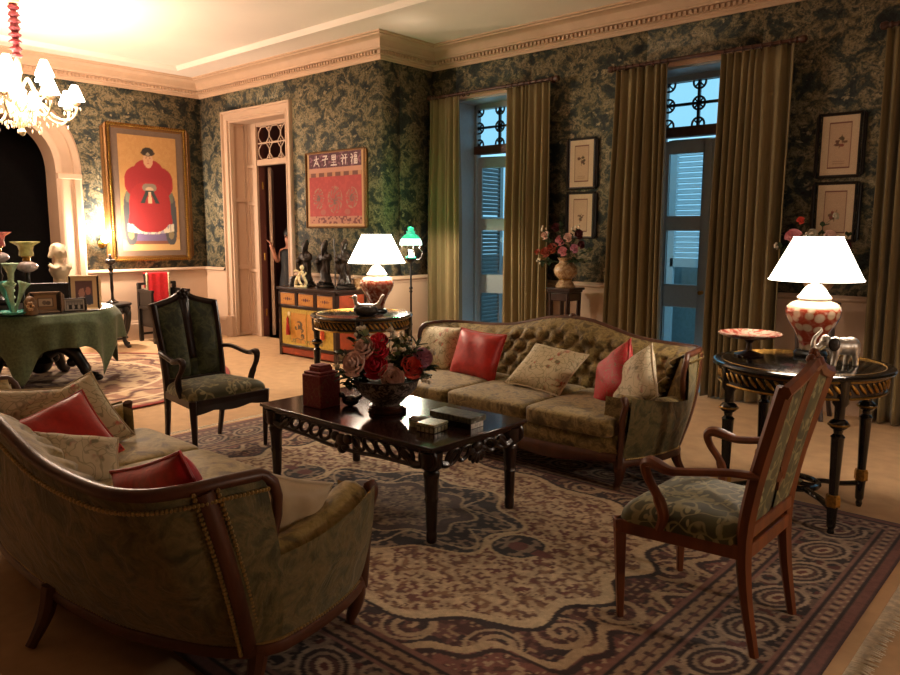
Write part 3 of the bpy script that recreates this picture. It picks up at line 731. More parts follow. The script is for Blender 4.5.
# ================================================================== sofas
ST_TOP = [(0, .975, .858), (.17, .973, .846), (.35, .97, .805), (.52, .96, .765), (.70, .945, .748), (.9, .92, .745), (1.03, .86, .75), (1.09, .76, .755), (1.11, .64, .757), (1.115, .52, .752)]
ST_BOT = [(0, .82), (.15, .815), (.3, .81), (.46, .79), (.62, .765), (.8, .70), (.95, .63), (1.03, .57), (1.07, .52), (1.09, .46)]
AR_TOP = [(1.104, .494, .50), (1.10, .33, .515), (1.06, .15, .545), (1.0, .0, .575)]
AR_BOT = [(1.09, .46), (1.07, .3), (1.02, .13), (.96, .01)]
ZB = .175
def stations(k):
    """one half of the shell, centre back -> arm front: list of (T, B, isarm)"""
    a = [(np.array(t), np.array(b), 0) for t, b in zip(spline(ST_TOP, 46), spline(ST_BOT, 46))]
    c = [(np.array(t), np.array(b), 1) for t, b in zip(spline(AR_TOP, 20), spline(AR_BOT, 20))]
    return a+c
HALF = stations(0)
FULL = [(np.array([-t[0], t[1], t[2]]), np.array([-b[0], b[1]]), k) for t, b, k in HALF[:0:-1]]+HALF
def make_sofa(name, label, loc, rz, fab, backfab):
    S = thing(name, label, 'sofa', loc, rz)
    n = len(FULL); T = np.array([q[0] for q in FULL]); B = np.array([q[1] for q in FULL]); K = np.array([q[2] for q in FULL])
    tg = np.gradient(T[:, :2], axis=0); tg /= np.linalg.norm(tg, axis=1)[:, None]+1e-9
    inn = np.stack([tg[:, 1], -tg[:, 0]], 1)
    arc = np.concatenate([[0], np.cumsum(np.linalg.norm(np.diff(T[:, :2], axis=0), axis=1))]); arc -= arc[-1]/2
    # outer upholstery
    NV = 14; vs = []
    for i in range(n):
        for j in range(NV):
            v = j/(NV-1); bul = .035*math.sin(PI*min(1, (T[i, 2]-ZB)*v/.58))
            p = B[i]*(1-v)+T[i, :2]*v - inn[i]*bul; vs.append((p[0], p[1], ZB+(T[i, 2]-ZB)*v))
    fs = [(i*NV+j, (i+1)*NV+j, (i+1)*NV+j+1, i*NV+j+1) for i in range(n-1) for j in range(NV-1) if K[i] == K[i+1]]
    MB().add(vs, fs).build('outer_upholstery', backfab, S, ang=0)
    # inner upholstery: back tufted, arms padded
    ia = np.where(K == 0)[0]; NV = 34; vs = []; cnt = len(ia); bt = MB()
    dx, dz = .13, .19
    for i in ia:
        for j in range(NV):
            v = j/(NV-1); h = T[i, 2]+.022; z = h-(h-.35)*v
            rake = .055+.20*v*(1-.25*min(1, abs(T[i, 0])/1.0)) ; roll = -.040*math.exp(-(v/.035)**2)
            a, zz = arc[i]/dx, (z-.36)/dz
            puff = math.sqrt(abs(math.sin(PI*(a+zz)/1)*math.sin(PI*(a-zz)/1))+.002)
            edge = min(1, max(0, (v-.05)/.12))*min(1, max(0, (1.62-abs(arc[i]))/.15))
            off = rake+roll+.08*puff*edge
            p = T[i, :2]+inn[i]*off; vs.append((p[0], p[1], z))
    fs = [(i*NV+j, (i+1)*NV+j, (i+1)*NV+j+1, i*NV+j+1) for i in range(cnt-1) for j in range(NV-1)]
    # close the top edge to the rail
    MB().add(vs, fs).build('tufted_back', fab, S, ang=0)
    for sgn in (1, -1):
        idx = [i for i in range(n) if K[i] == 1 and T[i, 0]*sgn > 0]
        prof = [(.0, -.06), (.01, -.02), (.05, .005), (.09, .005), (.13, -.02), (.145, -.07), (.15, -.12), (.155, -.2)]; kk = len(prof); vs = []
        for i in idx:
            for o, dz_ in prof:
                p = T[i, :2]+inn[i]*o; vs.append((p[0], p[1], T[i, 2]+dz_))
        fs = [(a*kk+j, (a+1)*kk+j, (a+1)*kk+j+1, a*kk+j+1) for a in range(len(idx)-1) for j in range(kk-1)]
        e = 0 if T[idx[0], 1] < T[idx[-1], 1] else len(idx)-1
        fs.append(tuple(e*kk+j for j in range(kk)))
        MB().add(vs, fs).build('arm_pad', fab, S, ang=0)
        # wooden arm front: facing strip and post into the leg
        i = idx[e]; x, y, z = T[i]; bx_, by_ = B[i]
        pts = spline([(bx_*1.0, by_-.012, ZB-.02), (bx_+sgn*.01, by_-.02, .32), (x-sgn*.02, y-.02, .46), (x-sgn*.0, y-.025, z-.04), (x-sgn*.02, y-.02, z+.0)], 16)
        MB().tube(pts, [.026]*12+[.028, .03, .03, .022], 10, flat=(1, .6)).build('arm_facing', 'walnut_dark', S)
        fm = MB(); fm.grid(lambda u, v: (lambda a: (a[0]-sgn*.16*v*(1-.1*u), a[1]+.015, ZB+(a[2]-ZB)*1.0))(spline([(bx_, by_, ZB), (bx_, by_, .3), (x-sgn*.01, y, .45), (x-sgn*.01, y, z-.015)], 9)[round(u*8)]), 9, 5)
        fm.build('arm_front', fab, S, ang=0)
    # close the wing fronts between outer and inner upholstery
    for i, sgn in ((ia[0], -1), (ia[-1], 1)):
        m = MB(); h = T[i, 2]
        def wf(u, v):
            z = h-.01-(h-.35)*v; w_ = (z-ZB)/(h-ZB); o = B[i]*(1-w_)+T[i, :2]*w_
            p = T[i, :2]+inn[i]*(.055+.20*v*(1-.25*min(1, abs(T[i, 0])))); q = o*(1-u)+p*u
            return (q[0], q[1]-.012*math.sin(PI*u), z)
        m.grid(wf, 7, 14); m.build('wing_front', fab, S, ang=0)
    # crest rail along the top of the back, down the wing front into a scroll
    sel = [T[i] + np.array([inn[i][0]*.012, inn[i][1]*.012, .012]) for i in ia]
    def endp(i, sgn):
        t = T[i]; w = inn[i]
        return [t+np.array([0, -.03, -.02]), t+np.array([w[0]*.01, -.05, -.10]), t+np.array([w[0]*.015, -.03, -.20]), t+np.array([w[0]*.02, -.0, -.27]), t+np.array([w[0]*.02, -.035, -.305])]
    path = endp(ia[0], -1)[::-1]+sel+endp(ia[-1], 1)
    path = spline([tuple(p) for p in path], 150)
    MB().tube(path, [.019 if 8 < k < 141 else .017 for k in range(150)], 10, flat=(1, 1.15)).build('crest_rail', 'walnut_dark', S)
    cr = MB(); rn = random.Random(1)
    for k in range(9):
        a = (k-4)/4; cr.ell((a*.10, .975, .860+.016*(1-a*a)), (.022, .026, .020), 10, 6)
    cr.ell((0, .972, .885), (.03, .025, .022), 10, 6)
    cr.build('crest_carving', 'walnut_dark', S)
    # bands of wood and nailheads on the outside back
    nail = MB()
    def dome(p, r=.0078):
        nail.ell(p, (r, r, r), 6, 4)
    for sgn in (1, -1):
        i0 = [i for i in ia if T[i, 0]*sgn > 0 and abs(T[i, 0]) > 1.10 and T[i, 1] > .69]
        i = i0[len(i0)//2] if i0 else ia[5]
        pts = []
        for v in np.linspace(0, 1, 14):
            p = B[i]*(1-v)+T[i, :2]*v - inn[i]*(.03*math.sin(PI*v)+.004); pts.append((p[0], p[1], ZB+(T[i, 2]-ZB)*v))
            for d in (-1, 1):
                for hh in (0, .33, .66):
                    vv = min(1, v+hh/13); q = B[i]*(1-vv)+T[i, :2]*vv-inn[i]*(.03*math.sin(PI*vv)+.006)+tg[i]*d*.036; dome((q[0], q[1], ZB+(T[i, 2]-ZB)*vv))
        MB().tube(pts, .028, 8, flat=(1, .45)).build('corner_band', 'walnut_dark', S)
        SBl = (pts[0][0], pts[0][1])
        lg = MB().tube(spline([(SBl[0], SBl[1]-.03, ZB+.02), (SBl[0]+sgn*.005, SBl[1]-.01, .1), (SBl[0]+sgn*.03, SBl[1]+.05, 0.004)], 8), [.034, .034, .032, .03, .027, .024, .021, .02], 8)
        lg.build('leg', 'walnut_dark', S)
        fx = .93*sgn
        MB().tube(spline([(fx, .05, ZB+.05), (fx+sgn*.02, .02, .15), (fx+sgn*.015, .025, .08), (fx-sgn*.0, .03, .03), (fx+sgn*.012, .015, .003)], 14), [.05, .047, .044, .04, .035, .031, .028, .025, .023, .021, .02, .021, .022, .02], 10).build('leg', 'walnut_dark', S)
    MB().tube(spline([(-.175, .825, ZB+.03), (-.18, .855, .10), (-.185, .915, .004)], 8), [.036, .035, .032, .03, .026, .023, .02, .02], 8).build('leg', 'walnut_dark', S)
    for i in range(0, n, 1):
        for hh in (0, .5):
            j = min(n-1, i+1); t = T[i]*(1-hh)+T[j]*hh; iv = inn[i]; 
            if K[i] == K[j]:
                dome((t[0]-iv[0]*.012, t[1]-iv[1]*.012, t[2]-.03))
                b = B[i]*(1-hh)+B[j]*hh; dome((b[0]-iv[0]*.006, b[1]-iv[1]*.006, ZB+.022))
    nail.build('nailhead_trim', 'nail_brass', S, kind='stuff')
    # base rail following the plan, serpentine front rail
    base = [(B[i][0]-inn[i][0]*.004, B[i][1]-inn[i][1]*.004, ZB) for i in range(n)]
    MB().tube(base[::2]+[base[-1]], .026, 8, flat=(.7, 1)).build('base_rail', 'walnut_dark', S)
    fr = MB(); NF = 60
    def frt(u, v):
        x = -.95+1.9*u; zz = .235+(-.075+.022*math.cos(x*2*PI/.95))*v - (.02*math.exp(-(x/.12)**2))*v
        return (x, .015-.085*math.cos(x*PI/2/.98)**.35-.02*math.sin(PI*v), zz)
    fr.grid(frt, NF, 7); fr.build('front_rail', 'walnut_dark', S, ang=0)
    # seat deck and three seat cushions
    dk = MB(); dk.grid(lambda u, v: (-.95+1.9*u, .02-.085*math.cos((-.95+1.9*u)*PI/2/.98)**.35-.02*math.sin(PI*v), .225+.12*v), 40, 6)
    dk.prism([(-.95, .02), (-.85, -.04), (.85, -.04), (.95, .02), (.9, .45), (.72, .62), (-.72, .62), (-.9, .45)], .225, .34, 'z')
    dk.build('seat_deck', fab, S, ang=60)
    for x0, x1 in ((-.93, -.33), (-.325, .325), (.33, .93)):
        rbox(((x0+x1)/2, .305, .385), (x1-x0+.012, .80, .115), crown=.018).build('seat_cushion', fab, S, ang=0)
    return S
make_sofa('sofa', 'olive gold tufted camel-back sofa standing below the windows', (-3.0, 3.76, 0), 0, 'sofa_damask', 'sofa_back_damask')
make_sofa('sofa', 'olive damask sofa seen from behind in the near left corner', (-3.0, 1.78, 0), PI, 'seat_gold', 'sofa_back_damask')

# ================================================================== cushions
def pillow(name, label, mat, w, h, t, loc, rot, pipe=None, group=None, cat='cushion'):
    m = MB(); N = 22
    def fn(sg):
        def g(u, v):
            a, b = 2*u-1, 2*v-1; k = 1-.07*(1-a*a) ; q = 1-.07*(1-b*b)
            th = (max(0, 1-a**4)*max(0, 1-b**4))**.55
            return (a*w/2*q, sg*t/2*th+.004*math.sin(7*a+3*b)*th, b*h/2*k)
        return g
    m.grid(fn(1), N, N); m.grid(fn(-1), N, N)
    o = m.build(name, mat, None, loc, rot, ang=0); tag(o, label, cat, group)
    if pipe:
        pts = []
        for k in range(80):
            s, f = divmod(k, 20); f = f/20*2-1
            a, b = [(f, -1), (1, f), (-f, 1), (-1, -f)][s]; pts.append((a*w/2*(1-.07*(1-b*b)), 0, b*h/2*(1-.07*(1-a*a))))
        MB().tube(pts, .006, 6, closed=True).build('piping', pipe, o)
    return o
D = math.radians
# on the far sofa
pillow('throw_cushion', 'cream floral cushion at the left end of the tufted sofa', 'floral_cream', .44, .38, .15, (-3.96, 4.27, .590), (D(-26), 0, D(4)), 'cream_silk')
pillow('throw_cushion', 'plain bright red cushion upright on the tufted sofa', 'red_silk', .45, .37, .14, (-3.50, 4.22, .595), (D(-20), D(2), D(-2)), 'red_silk')
pillow('throw_cushion', 'cream floral cushion lying tilted mid sofa', 'floral_cream', .43, .42, .13, (-2.86, 4.20, .575), (D(-56), D(5), D(2)), 'cream_silk')
pillow('throw_cushion', 'crimson printed cushion leaning beside the cream one, right end of tufted sofa', 'red_print', .37, .37, .13, (-2.32, 4.15, .60), (D(-28), D(-36), D(-20)), 'crimson_silk')
pillow('throw_cushion', 'pale cream cushion propped on the right arm of the tufted sofa', 'floral_pale', .38, .37, .14, (-2.12, 4.05, .595), (D(-26), D(-36), D(-14)), 'cream_silk')
# on the near sofa: a pile against its far arm, two more near the viewer
pillow('throw_cushion', 'cream floral cushion standing behind the red one on the near sofa', 'floral_cream', .42, .40, .13, (-3.76, 1.42, .565), (D(-36), D(-20), D(86)), 'cream_silk')
pillow('throw_cushion', 'plain red cushion with pointed top on the near sofa', 'red_silk', .40, .38, .13, (-3.56, 1.29, .545), (D(-44), D(-20), D(84)), 'red_silk')
pillow('throw_cushion', 'small cream floral cushion in front of the red one on the near sofa', 'floral_pale', .34, .24, .12, (-3.24, 1.24, .535), (D(-46), D(14), D(80)), 'cream_silk')
pillow('throw_cushion', 'red cushion just showing over the back of the near sofa', 'crimson_silk', .58, .34, .13, (-2.22, 1.12, .615), (D(20), D(-19), D(-3)), 'crimson_silk')
pillow('throw_cushion', 'cream silk cushion tucked beside the right arm of the near sofa', 'cream_silk', .28, .25, .12, (-2.07, 1.46, .545), (D(12), D(20), D(80)), 'cream_silk')
pillow('throw_cushion', 'dark patterned cushion at the far left corner of the near sofa', 'floral_pale', .42, .34, .14, (-3.88, 1.26, .58), (D(-14), D(4), D(70)), 'cream_silk')

# ================================================================== armchairs
def make_chair(label, loc, rz, wood, fab, backfab):
    S = thing('armchair', label, 'armchair', loc, rz, 'matching wooden armchairs')
    fw, rw, dp = .275, .215, .50; zs = .405
    for s in (-1, 1):
        MB().tube([(s*fw, .0, zs), (s*fw, 0, .36), (s*fw*.985, .004, .2), (s*fw*.97, .01, .0)], [.034, .030, .024, .017], 4).build('leg', wood, S, bevel=.004)
        # rear leg and back post in one sweep
        pts = spline([(s*(rw-.01), dp+.005, 0), (s*(rw-.003), dp-.035, .22), (s*rw, dp-.05, .42), (s*(rw+.004), dp-.025, .62), (s*(rw+.012), dp+.02, .82), (s*(rw+.018), dp+.06, .985)], 18)
        MB().tube(pts, [.018+.011*min(1, k/6) for k in range(18)], 6, flat=(1, .8)).build('leg', wood, S)
        # arm with scrolled front and curved support
        a = spline([(s*(rw+.012), dp-.01, .665), (s*(rw+.05), dp-.10, .668), (s*(fw+.005), dp-.26, .64), (s*(fw+.018), .19, .640), (s*(fw+.01), .125, .655), (s*(fw+.005), .098, .635), (s*(fw+.008), .112, .59), (s*(fw+.012), .155, .53), (s*(fw+.0), .175, .46), (s*(fw-.012), .16, .40)], 40)
        MB().tube(a, [.017+.008*math.exp(-((k-17)/5)**2)+.004*(k > 30) for k in range(40)], 8, flat=(1.15, .9)).build('arm', wood, S)
    # seat rails with shaped front apron
    m = MB(); m.prism([(-fw-.02, -.015), (fw+.02, -.015), (rw+.015, dp-.03), (-rw-.015, dp-.03)], zs-.055, zs, 'z')
    m.grid(lambda u, v: (-fw+2*fw*u, -.018-.006*v, zs-.04-v*(.035+.018*abs(math.cos(u*2*PI)))), 30, 3)
    m.build('seat_rail', wood, S, bevel=.005)
    m = MB()
    def seat(u, v):
        a = 2*PI*u; t = v*PI/2; e = .20
        cx, cy = math.copysign(abs(math.cos(a))**e, math.cos(a)), math.copysign(abs(math.sin(a))**e, math.sin(a)); k = math.cos(t)**.4
        y = (dp-.045)/2*(1+cy*k)*1.0-.012; w = fw+(rw-fw)*(y/dp)
        return (cx*k*(w+.020), y, zs-.005+.085*math.sin(t)**.8)
    m.grid(seat, 48, 9, cu=True); m.build('seat_cushion', fab, S, ang=0)
    # back: two upholstered panels, centre stile that ends in a point, lower fabric, arched crest
    def yb(z): return (dp-.05)+(z-.42)*(z-.42)*.12+(z-.42)*.135
    for s in (-1, 1):
        m = MB()
        def pan(sd):
            def g(u, v):
                x0 = .018+.012*v; x1 = rw-.005+.018*v; x = x0+(x1-x0)*u; top = .955+.055*(1-u)
                z = .47+(top-.47)*v; q = (1-(2*u-1)**4)*(1-(2*v-1)**6)
                return (s*x, yb(z)+(-.004-.028*q if sd else .008+.006*q), z)
            return g
        m.grid(pan(1), 12, 18); m.grid(pan(0), 12, 18); m.build('back_panel', backfab, S, ang=0)
        m = MB().tube([(s*.024, yb(z)+.004, z) for z in np.linspace(.60, 1.02, 9)], .0165, 6, flat=(1, 1.1)); m.build('stile', wood, S)
    m = MB().grid(lambda u, v: ((u-.5)*.05, yb(.60+.42*v)+.0, .60+.42*v), 3, 12); q_ = m.build('splat', wood, S, ang=0); q_.modifiers.new('thick', 'SOLIDIFY').thickness = .012
    m = MB().grid(lambda u, v: ((u-.5)*.09, yb(.46+.17*v)+.0, .46+.17*v), 3, 5); q_ = m.build('lower_panel', backfab, S, ang=0); q_.modifiers.new('thick', 'SOLIDIFY').thickness = .010
    m = MB().prism([(-.045, .66), (0, .555), (.045, .66), (.03, .66), (0, .60), (-.03, .66)], 0, .022, 'y')
    m.v = [(x, y+yb(z)-.006, z) for x, y, z in m.v]; m.build('stile_point', wood, S)
    MB().box((0, yb(.455), .455), (2*rw, .04, .05)).build('lower_rail', wood, S, bevel=.005)
    crp = [(-rw-.045, .955), (-rw-.05, .985), (-.16, 1.00), (-.09, 1.022), (-.045, 1.055), (0, 1.062), (.045, 1.055), (.09, 1.022), (.16, 1.0), (rw+.05, .985), (rw+.045, .955), (.15, .972), (.07, .99), (0, 1.0), (-.07, .99), (-.15, .972)]
    q = [tuple(p) for p in crp]; m = MB()
    top = spline([(-rw-.04, 0, .972), (-.17, 0, .99), (-.09, 0, 1.012), (-.03, 0, 1.04), (0, 0, 1.035), (.03, 0, 1.04), (.09, 0, 1.012), (.17, 0, .99), (rw+.04, 0, .972)], 33)
    m.tube([(p[0], yb(p[2])+.006, p[2]) for p in top], [.02]*33, 6, flat=(1, 1.25)); m.build('crest_rail', wood, S)
    m = MB()
    for k in range(5): m.ell((.028*math.cos(k*1.256+1.57), yb(1.05)-.008, 1.05+.026*math.sin(k*1.256+1.57)), (.018, .018, .018), 8, 6)
    m.ell((0, yb(1.05)-.015, 1.05), (.014, .02, .014), 8, 6)
    m.build('crest_carving', wood, S)
    return S
make_chair('walnut armchair with leafy green seat, turned away on the right of the rug', (-1.335, 2.755, .0125), -PI/2, 'walnut', 'vine_velvet', 'vine_velvet')
make_chair('dark armchair with plain green back panels facing the coffee table from the left', (-4.36, 2.67, .0125), PI/2, 'dark_wood', 'vine_velvet', 'green_damask')

# ================================================================== coffee table
CT = thing('coffee_table', 'carved dark rosewood coffee table with openwork apron on the rug', 'table', (-2.985, 2.815, 0))
HXC, HYC, ZT = .695, .375, .505
m = MB()
for (g, z0, z1) in ((.0, ZT-.018, ZT), (.012, ZT-.03, ZT-.018), (.03, ZT-.05, ZT-.03)): m.bx(-HXC+g, HXC-g, -HYC+g, HYC-g, z0, z1)
m.build('table_top', 'table_top', CT, bevel=.004)
lp = [(.0, 0), (.022, 0), (.026, .01), (.026, .05), (.022, .06), (.025, .07), (.028, .20), (.034, .215), (.028, .23), (.031, .245), (.034, .32), (.040, .335), (.040, .35), (.032, .36), (.05, .375), (.055, .455)]
for sx in (-1, 1):
    for sy in (-1, 1):
        MB().lathe(lp, 16, rip=lambda a, i: 1+.05*math.cos(8*a)*(5 <= i <= 10)).build('leg', 'dark_wood', CT, (sx*(HXC-.065), sy*(HYC-.065), .013))
        k = MB()
        for q in range(4): k.torus((0, 0, -.012*q), .05-.012*q, .012, 16, 6, 'y')
        k.build('corner_scroll', 'dark_wood', CT, (sx*(HXC-.06), sy*(HYC-.035), .435), (0, 0, 0))
        k = MB().tube(spline([(0, 0, .02), (.06, 0, .01), (.10, 0, .04), (.14, 0, .06)], 12), [.02]*6+[.016]*6, 6)
        k.v = [(-sx*x, y, z) for x, y, z in k.v]
        k.build('bracket', 'dark_wood', CT, (sx*(HXC-.10), sy*(HYC-.04), .38))
        k = MB().tube(spline([(0, 0, .02), (0, .05, .01), (0, .08, .04), (0, .11, .06)], 12), [.02]*6+[.016]*6, 6)
        k.v = [(x, -sy*y, z) for x, y, z in k.v]
        k.build('bracket', 'dark_wood', CT, (sx*(HXC-.04), sy*(HYC-.10), .38))
lo = MB().torus((0, 0, 0), .048, .0115, 20, 6, 'y', .62).xf(Matrix.Rotation(.5, 4, 'Y'))
lo = lo.mesh('scroll'); lo.materials.append(MT['dark_wood'])
lo2 = MB().torus((0, 0, 0), .048, .0115, 20, 6, 'y', .62).xf(Matrix.Rotation(-.5, 4, 'Y')).mesh('scroll'); lo2.materials.append(MT['dark_wood'])
for sy in (-1, 1):
    for k in range(5):
        for sx in (-1, 1): link('apron_scroll', lo if sx > 0 else lo2, CT, (sx*(.135+.088*k), sy*(HYC-.04), .42+.004*k))
    m = MB()
    for a, b, r in ((0, 0, .05), (.05, .015, .035), (-.05, .015, .035), (0, -.045, .032), (.03, -.03, .026), (-.03, -.03, .026)): m.ell((a, 0, b), (r, .022, r*.8), 12, 8)
    m.build('carved_cluster', 'dark_wood', CT, (0, sy*(HYC-.04), .405))
    m = MB().tube(spline([(-.55, 0, .0), (-.3, 0, -.006), (-.12, 0, -.02), (0, 0, -.02), (.12, 0, -.02), (.3, 0, -.006), (.55, 0, 0)], 30), .011, 6); m.build('apron_bead', 'dark_wood', CT, (0, sy*(HYC-.04), .385))
for sx in (-1, 1):
    for k in range(2):
        for sy in (-1, 1): link('apron_scroll', lo if sy > 0 else lo2, CT, (sx*(HXC-.04), sy*(.10+.085*k), .42), (0, 0, PI/2))
    m = MB()
    for k in range(7):
        a = -PI/2+(k-3)*.42; m.ell((0, .05*math.cos(a), -.0+.055*math.sin(a)), (.016, .017, .036), 8, 6, R=Matrix.Rotation((k-3)*.42, 3, 'X'))
    m.ell((0, 0, 0), (.022, .04, .03), 10, 8)
    m.build('carved_shell', 'dark_wood', CT, (sx*(HXC-.04), 0, .43))

# ================================================================== pier tables
def pier_table(label, loc, r=.45, z=.82):
    S = thing('round_table', label, 'table', loc, 0, 'black and gilt round side tables')
    MB().lathe([(0, z-.028), (r-.02, z-.028), (r-.006, z-.024), (r, z-.014), (r-.006, z-.004), (r-.02, z), (0, z)], 64).build('table_top', 'black_lacquer', S, ang=30)
    MB().torus((0, 0, z-.001), r-.05, .0035, 64, 6).build('gilt_line', 'gilt', S)
    MB().lathe([(r-.05, z-.125), (r-.04, z-.12), (r-.04, z-.028), (r-.06, z-.028)], 64).build('apron', 'black_lacquer', S)
    m = MB(); n = 58
    for k in range(n):
        a = 2*PI*k/n; R = Matrix.Rotation(a, 3, 'Z') @ Matrix.Rotation(.75, 3, 'X')
        m.ell((math.cos(a)*(r-.037), math.sin(a)*(r-.037), z-.072), (.007, .010, .036), 8, 6, R=R)
    m.build('leaf_frieze', 'gilt', S, kind='stuff')
    for zz in (z-.036, z-.118): MB().torus((0, 0, zz), r-.038, .006, 64, 6).build('gilt_bead', 'gilt', S)
    for k in range(4):
        a = PI/4+k*PI/2; x, y = .385*math.cos(a), .385*math.sin(a)
        L = MB().lathe([(0, .0), (.012, .0), (.018, .02), (.014, .035), (.022, .05), (.024, .12), (.028, .16), (.020, .17), (.022, .22), (.031, .50), (.034, .51), (.020, .525), (.024, .545), (.038, .555), (.046, .568), (.046, .578), (.038, .59), (.024, .60), (.026, .66), (.040, .68), (.042, .80)], 14)
        l = L.build('leg', 'black_lacquer', S, (x, y, 0))
        MB().lathe([(.026, .15), (.031, .155), (.031, .20), (.026, .215)], 14, rip=lambda a, i: 1+.12*math.cos(6*a)).build('gilt_sleeve', 'gilt', l)
        MB().torus((0, 0, .572), .046, .006, 16, 6).build('gilt_collar', 'gilt', l)
        MB().tube(spline([(x*.96, y*.96, .135), (x*.7, y*.7-.02*math.copysign(1, y), .14), (x*.45, y*.45, .15), (x*.30, y*.30, .15)], 12), .017, 8, flat=(1.2, .8)).build('stretcher', 'black_lacquer', S)
    MB().torus((0, 0, .15), .125, .017, 32, 8).build('stretcher_ring', 'black_lacquer', S)
    MB().lathe([(0, .13), (.03, .13), (.05, .16), (.02, .18), (.03, .21), (.012, .24), (0, .245)], 12).build('stretcher_finial', 'gilt', S)
    for k in range(4):
        a = k*PI/2; MB().tube([(.12*math.cos(a), .12*math.sin(a), .15), (0, 0, .15)], .013, 8).build('stretcher_spoke', 'black_lacquer', S)
    return S
pier_table('black and gilt round table holding the elephant, behind the walnut armchair', (-1.22, 4.2, 0))
pier_table('black and gilt round table at the left end of the tufted sofa', (-4.76, 4.2, 0), .435)
# ================================================================== lamps
def plight(name, loc, power, col, rad=.03, parent=None):
    d = bpy.data.lights.new(name, 'POINT'); d.energy = power; d.color = col; d.shadow_soft_size = rad
    o = bpy.data.objects.new(name, d); COL.objects.link(o); o.location = loc
    if parent: o.parent = parent
    return o
# MB.lathe closes open ends with caps: open shades need none, so strip the n-gon caps
_l0 = MB.lathe
def _lathe_open(s, prof, n=24, **k):
    a = len(s.f); _l0(s, prof, n, **k)
    s.f = s.f[:a]+[q for q in s.f[a:] if len(q) == 4]; return s
MB.olathe = _lathe_open
def _tl(label, loc, body):
    r0, r1, z0, z1 = .243, .125, .425, .66
    S = thing('table_lamp', label, 'lamp', loc, 0, 'porcelain jar table lamps')
    MB().lathe([(0, 0), (.085, 0), (.09, .01), (.08, .025), (.07, .03), (0, .03)], 32).build('lamp_base', 'black_wood', S)
    MB().lathe([(.055, .0), (.06, .005), (.062, .03), (.07, .06), (.095, .11), (.125, .155), (.142, .195), (.145, .22), (.138, .245), (.118, .265), (.09, .278), (.07, .283), (.068, .29)], 40).build('jar', body, S, (0, 0, .03), ang=0)
    MB().lathe([(.055, .315), (.088, .318), (.09, .326), (.075, .345), (.055, .375), (.035, .395), (.018, .40), (.016, .42)], 32).build('lid', 'white_china', S)
    MB().tube([(0, 0, .41), (0, 0, z1-.01)], .006, 8).build('stem', 'brass', S)
    sh = MB().olathe([(r0, z0), (r0*.75+r1*.25, z0*.75+z1*.25), (r0*.5+r1*.5, z0*.5+z1*.5), (r1, z1)], 48).build('lamp_shade', 'shade_glow', S, ang=0)
    q = sh.modifiers.new('thick', 'SOLIDIFY'); q.thickness = .003
    for r, z in ((r0, z0), (r1, z1)): MB().torus((0, 0, z), r, .0035, 48, 6).build('shade_rim', 'shade_glow', S)
    m = MB()
    for k in range(3): m.tube([(0, 0, z1-.012), (r1*math.cos(k*2.094), r1*math.sin(k*2.094), z1-.003)], .0025, 6)
    m.build('shade_spider', 'brass', S)
    MB().ell((0, 0, z0+.11), (.028, .028, .036), 12, 8).build('bulb', 'bulb_glow', S)
    plight('lamp_light', (0, .05, z0+.11), POW_TABLE, WARM2, .05, S)
    return S
_tl('orange and white porcelain jar lamp on the right round table', (-1.25, 4.46, .82), 'imari_circles')
_tl('rust red porcelain jar lamp on the round table left of the sofa', (-4.72, 4.34, .82), 'imari_red')
# floor lamp with green glass shade
S = thing('floor_lamp', 'slender black floor lamp with a glowing green glass shade', 'lamp', (-5.62, 5.66, 0))
MB().lathe([(0, 0), (.15, 0), (.15, .015), (.12, .03), (.05, .045), (.02, .07), (0, .07)], 32).build('base', 'black_wood', S)
MB().lathe([(.012, .06), (.011, .5), (.018, .52), (.011, .54), (.011, .86), (.02, .875), (.011, .89), (.022, .91), (.011, .93), (.010, 1.17), (.02, 1.18), (.045, 1.20), (.05, 1.225), (.02, 1.23)], 14).build('pole', 'black_wood', S)
MB().lathe([(0, 1.228), (.055, 1.228), (.058, 1.24), (.03, 1.255), (0, 1.255)], 20).build('gallery', 'green_glass', S)
for k in range(4):
    a = k*PI/2+.5; c_, s_ = math.cos(a), math.sin(a)
    MB().tube(spline([(.04*c_, .04*s_, 1.215), (.10*c_, .10*s_, 1.22), (.13*c_, .13*s_, 1.29), (.10*c_, .10*s_, 1.33), (.105*c_, .105*s_, 1.365)], 16), .006, 6).build('scroll_bracket', 'black_wood', S)
MB().olathe([(.018, 1.25), (.024, 1.28), (.020, 1.315)], 16).build('chimney', 'opal_glow', S, ang=0)
sh = MB().olathe([(.118, 1.365), (.121, 1.375), (.116, 1.405), (.102, 1.435)], 40).build('lamp_shade', 'opal_green', S, ang=0)
MB().olathe([(.102, 1.435), (.085, 1.458), (.065, 1.475), (.045, 1.487), (.045, 1.505), (.05, 1.515)], 40).build('shade_top', 'green_glass', S, ang=0)
q = sh.modifiers.new('thick', 'SOLIDIFY'); q.thickness = .003
sh = MB().olathe([(.112, 1.366), (.114, 1.375), (.107, 1.408), (.088, 1.445), (.06, 1.470), (.042, 1.482)], 40).build('shade_lining', 'opal_glow', S, ang=0)
MB().olathe([(.045, 1.505), (.03, 1.52), (.034, 1.545), (.02, 1.555)], 20, rip=lambda a, i: 1+.12*math.cos(8*a)*(i > 1)).build('shade_crown', 'green_glass', S, ang=0)
plight('lamp_light', (0, 0, 1.352), POW_FLOOR, WARM2, .02, S)
plight('green_light', (0, 0, 1.565), 11, (.1, 1.0, .35), .04, S)
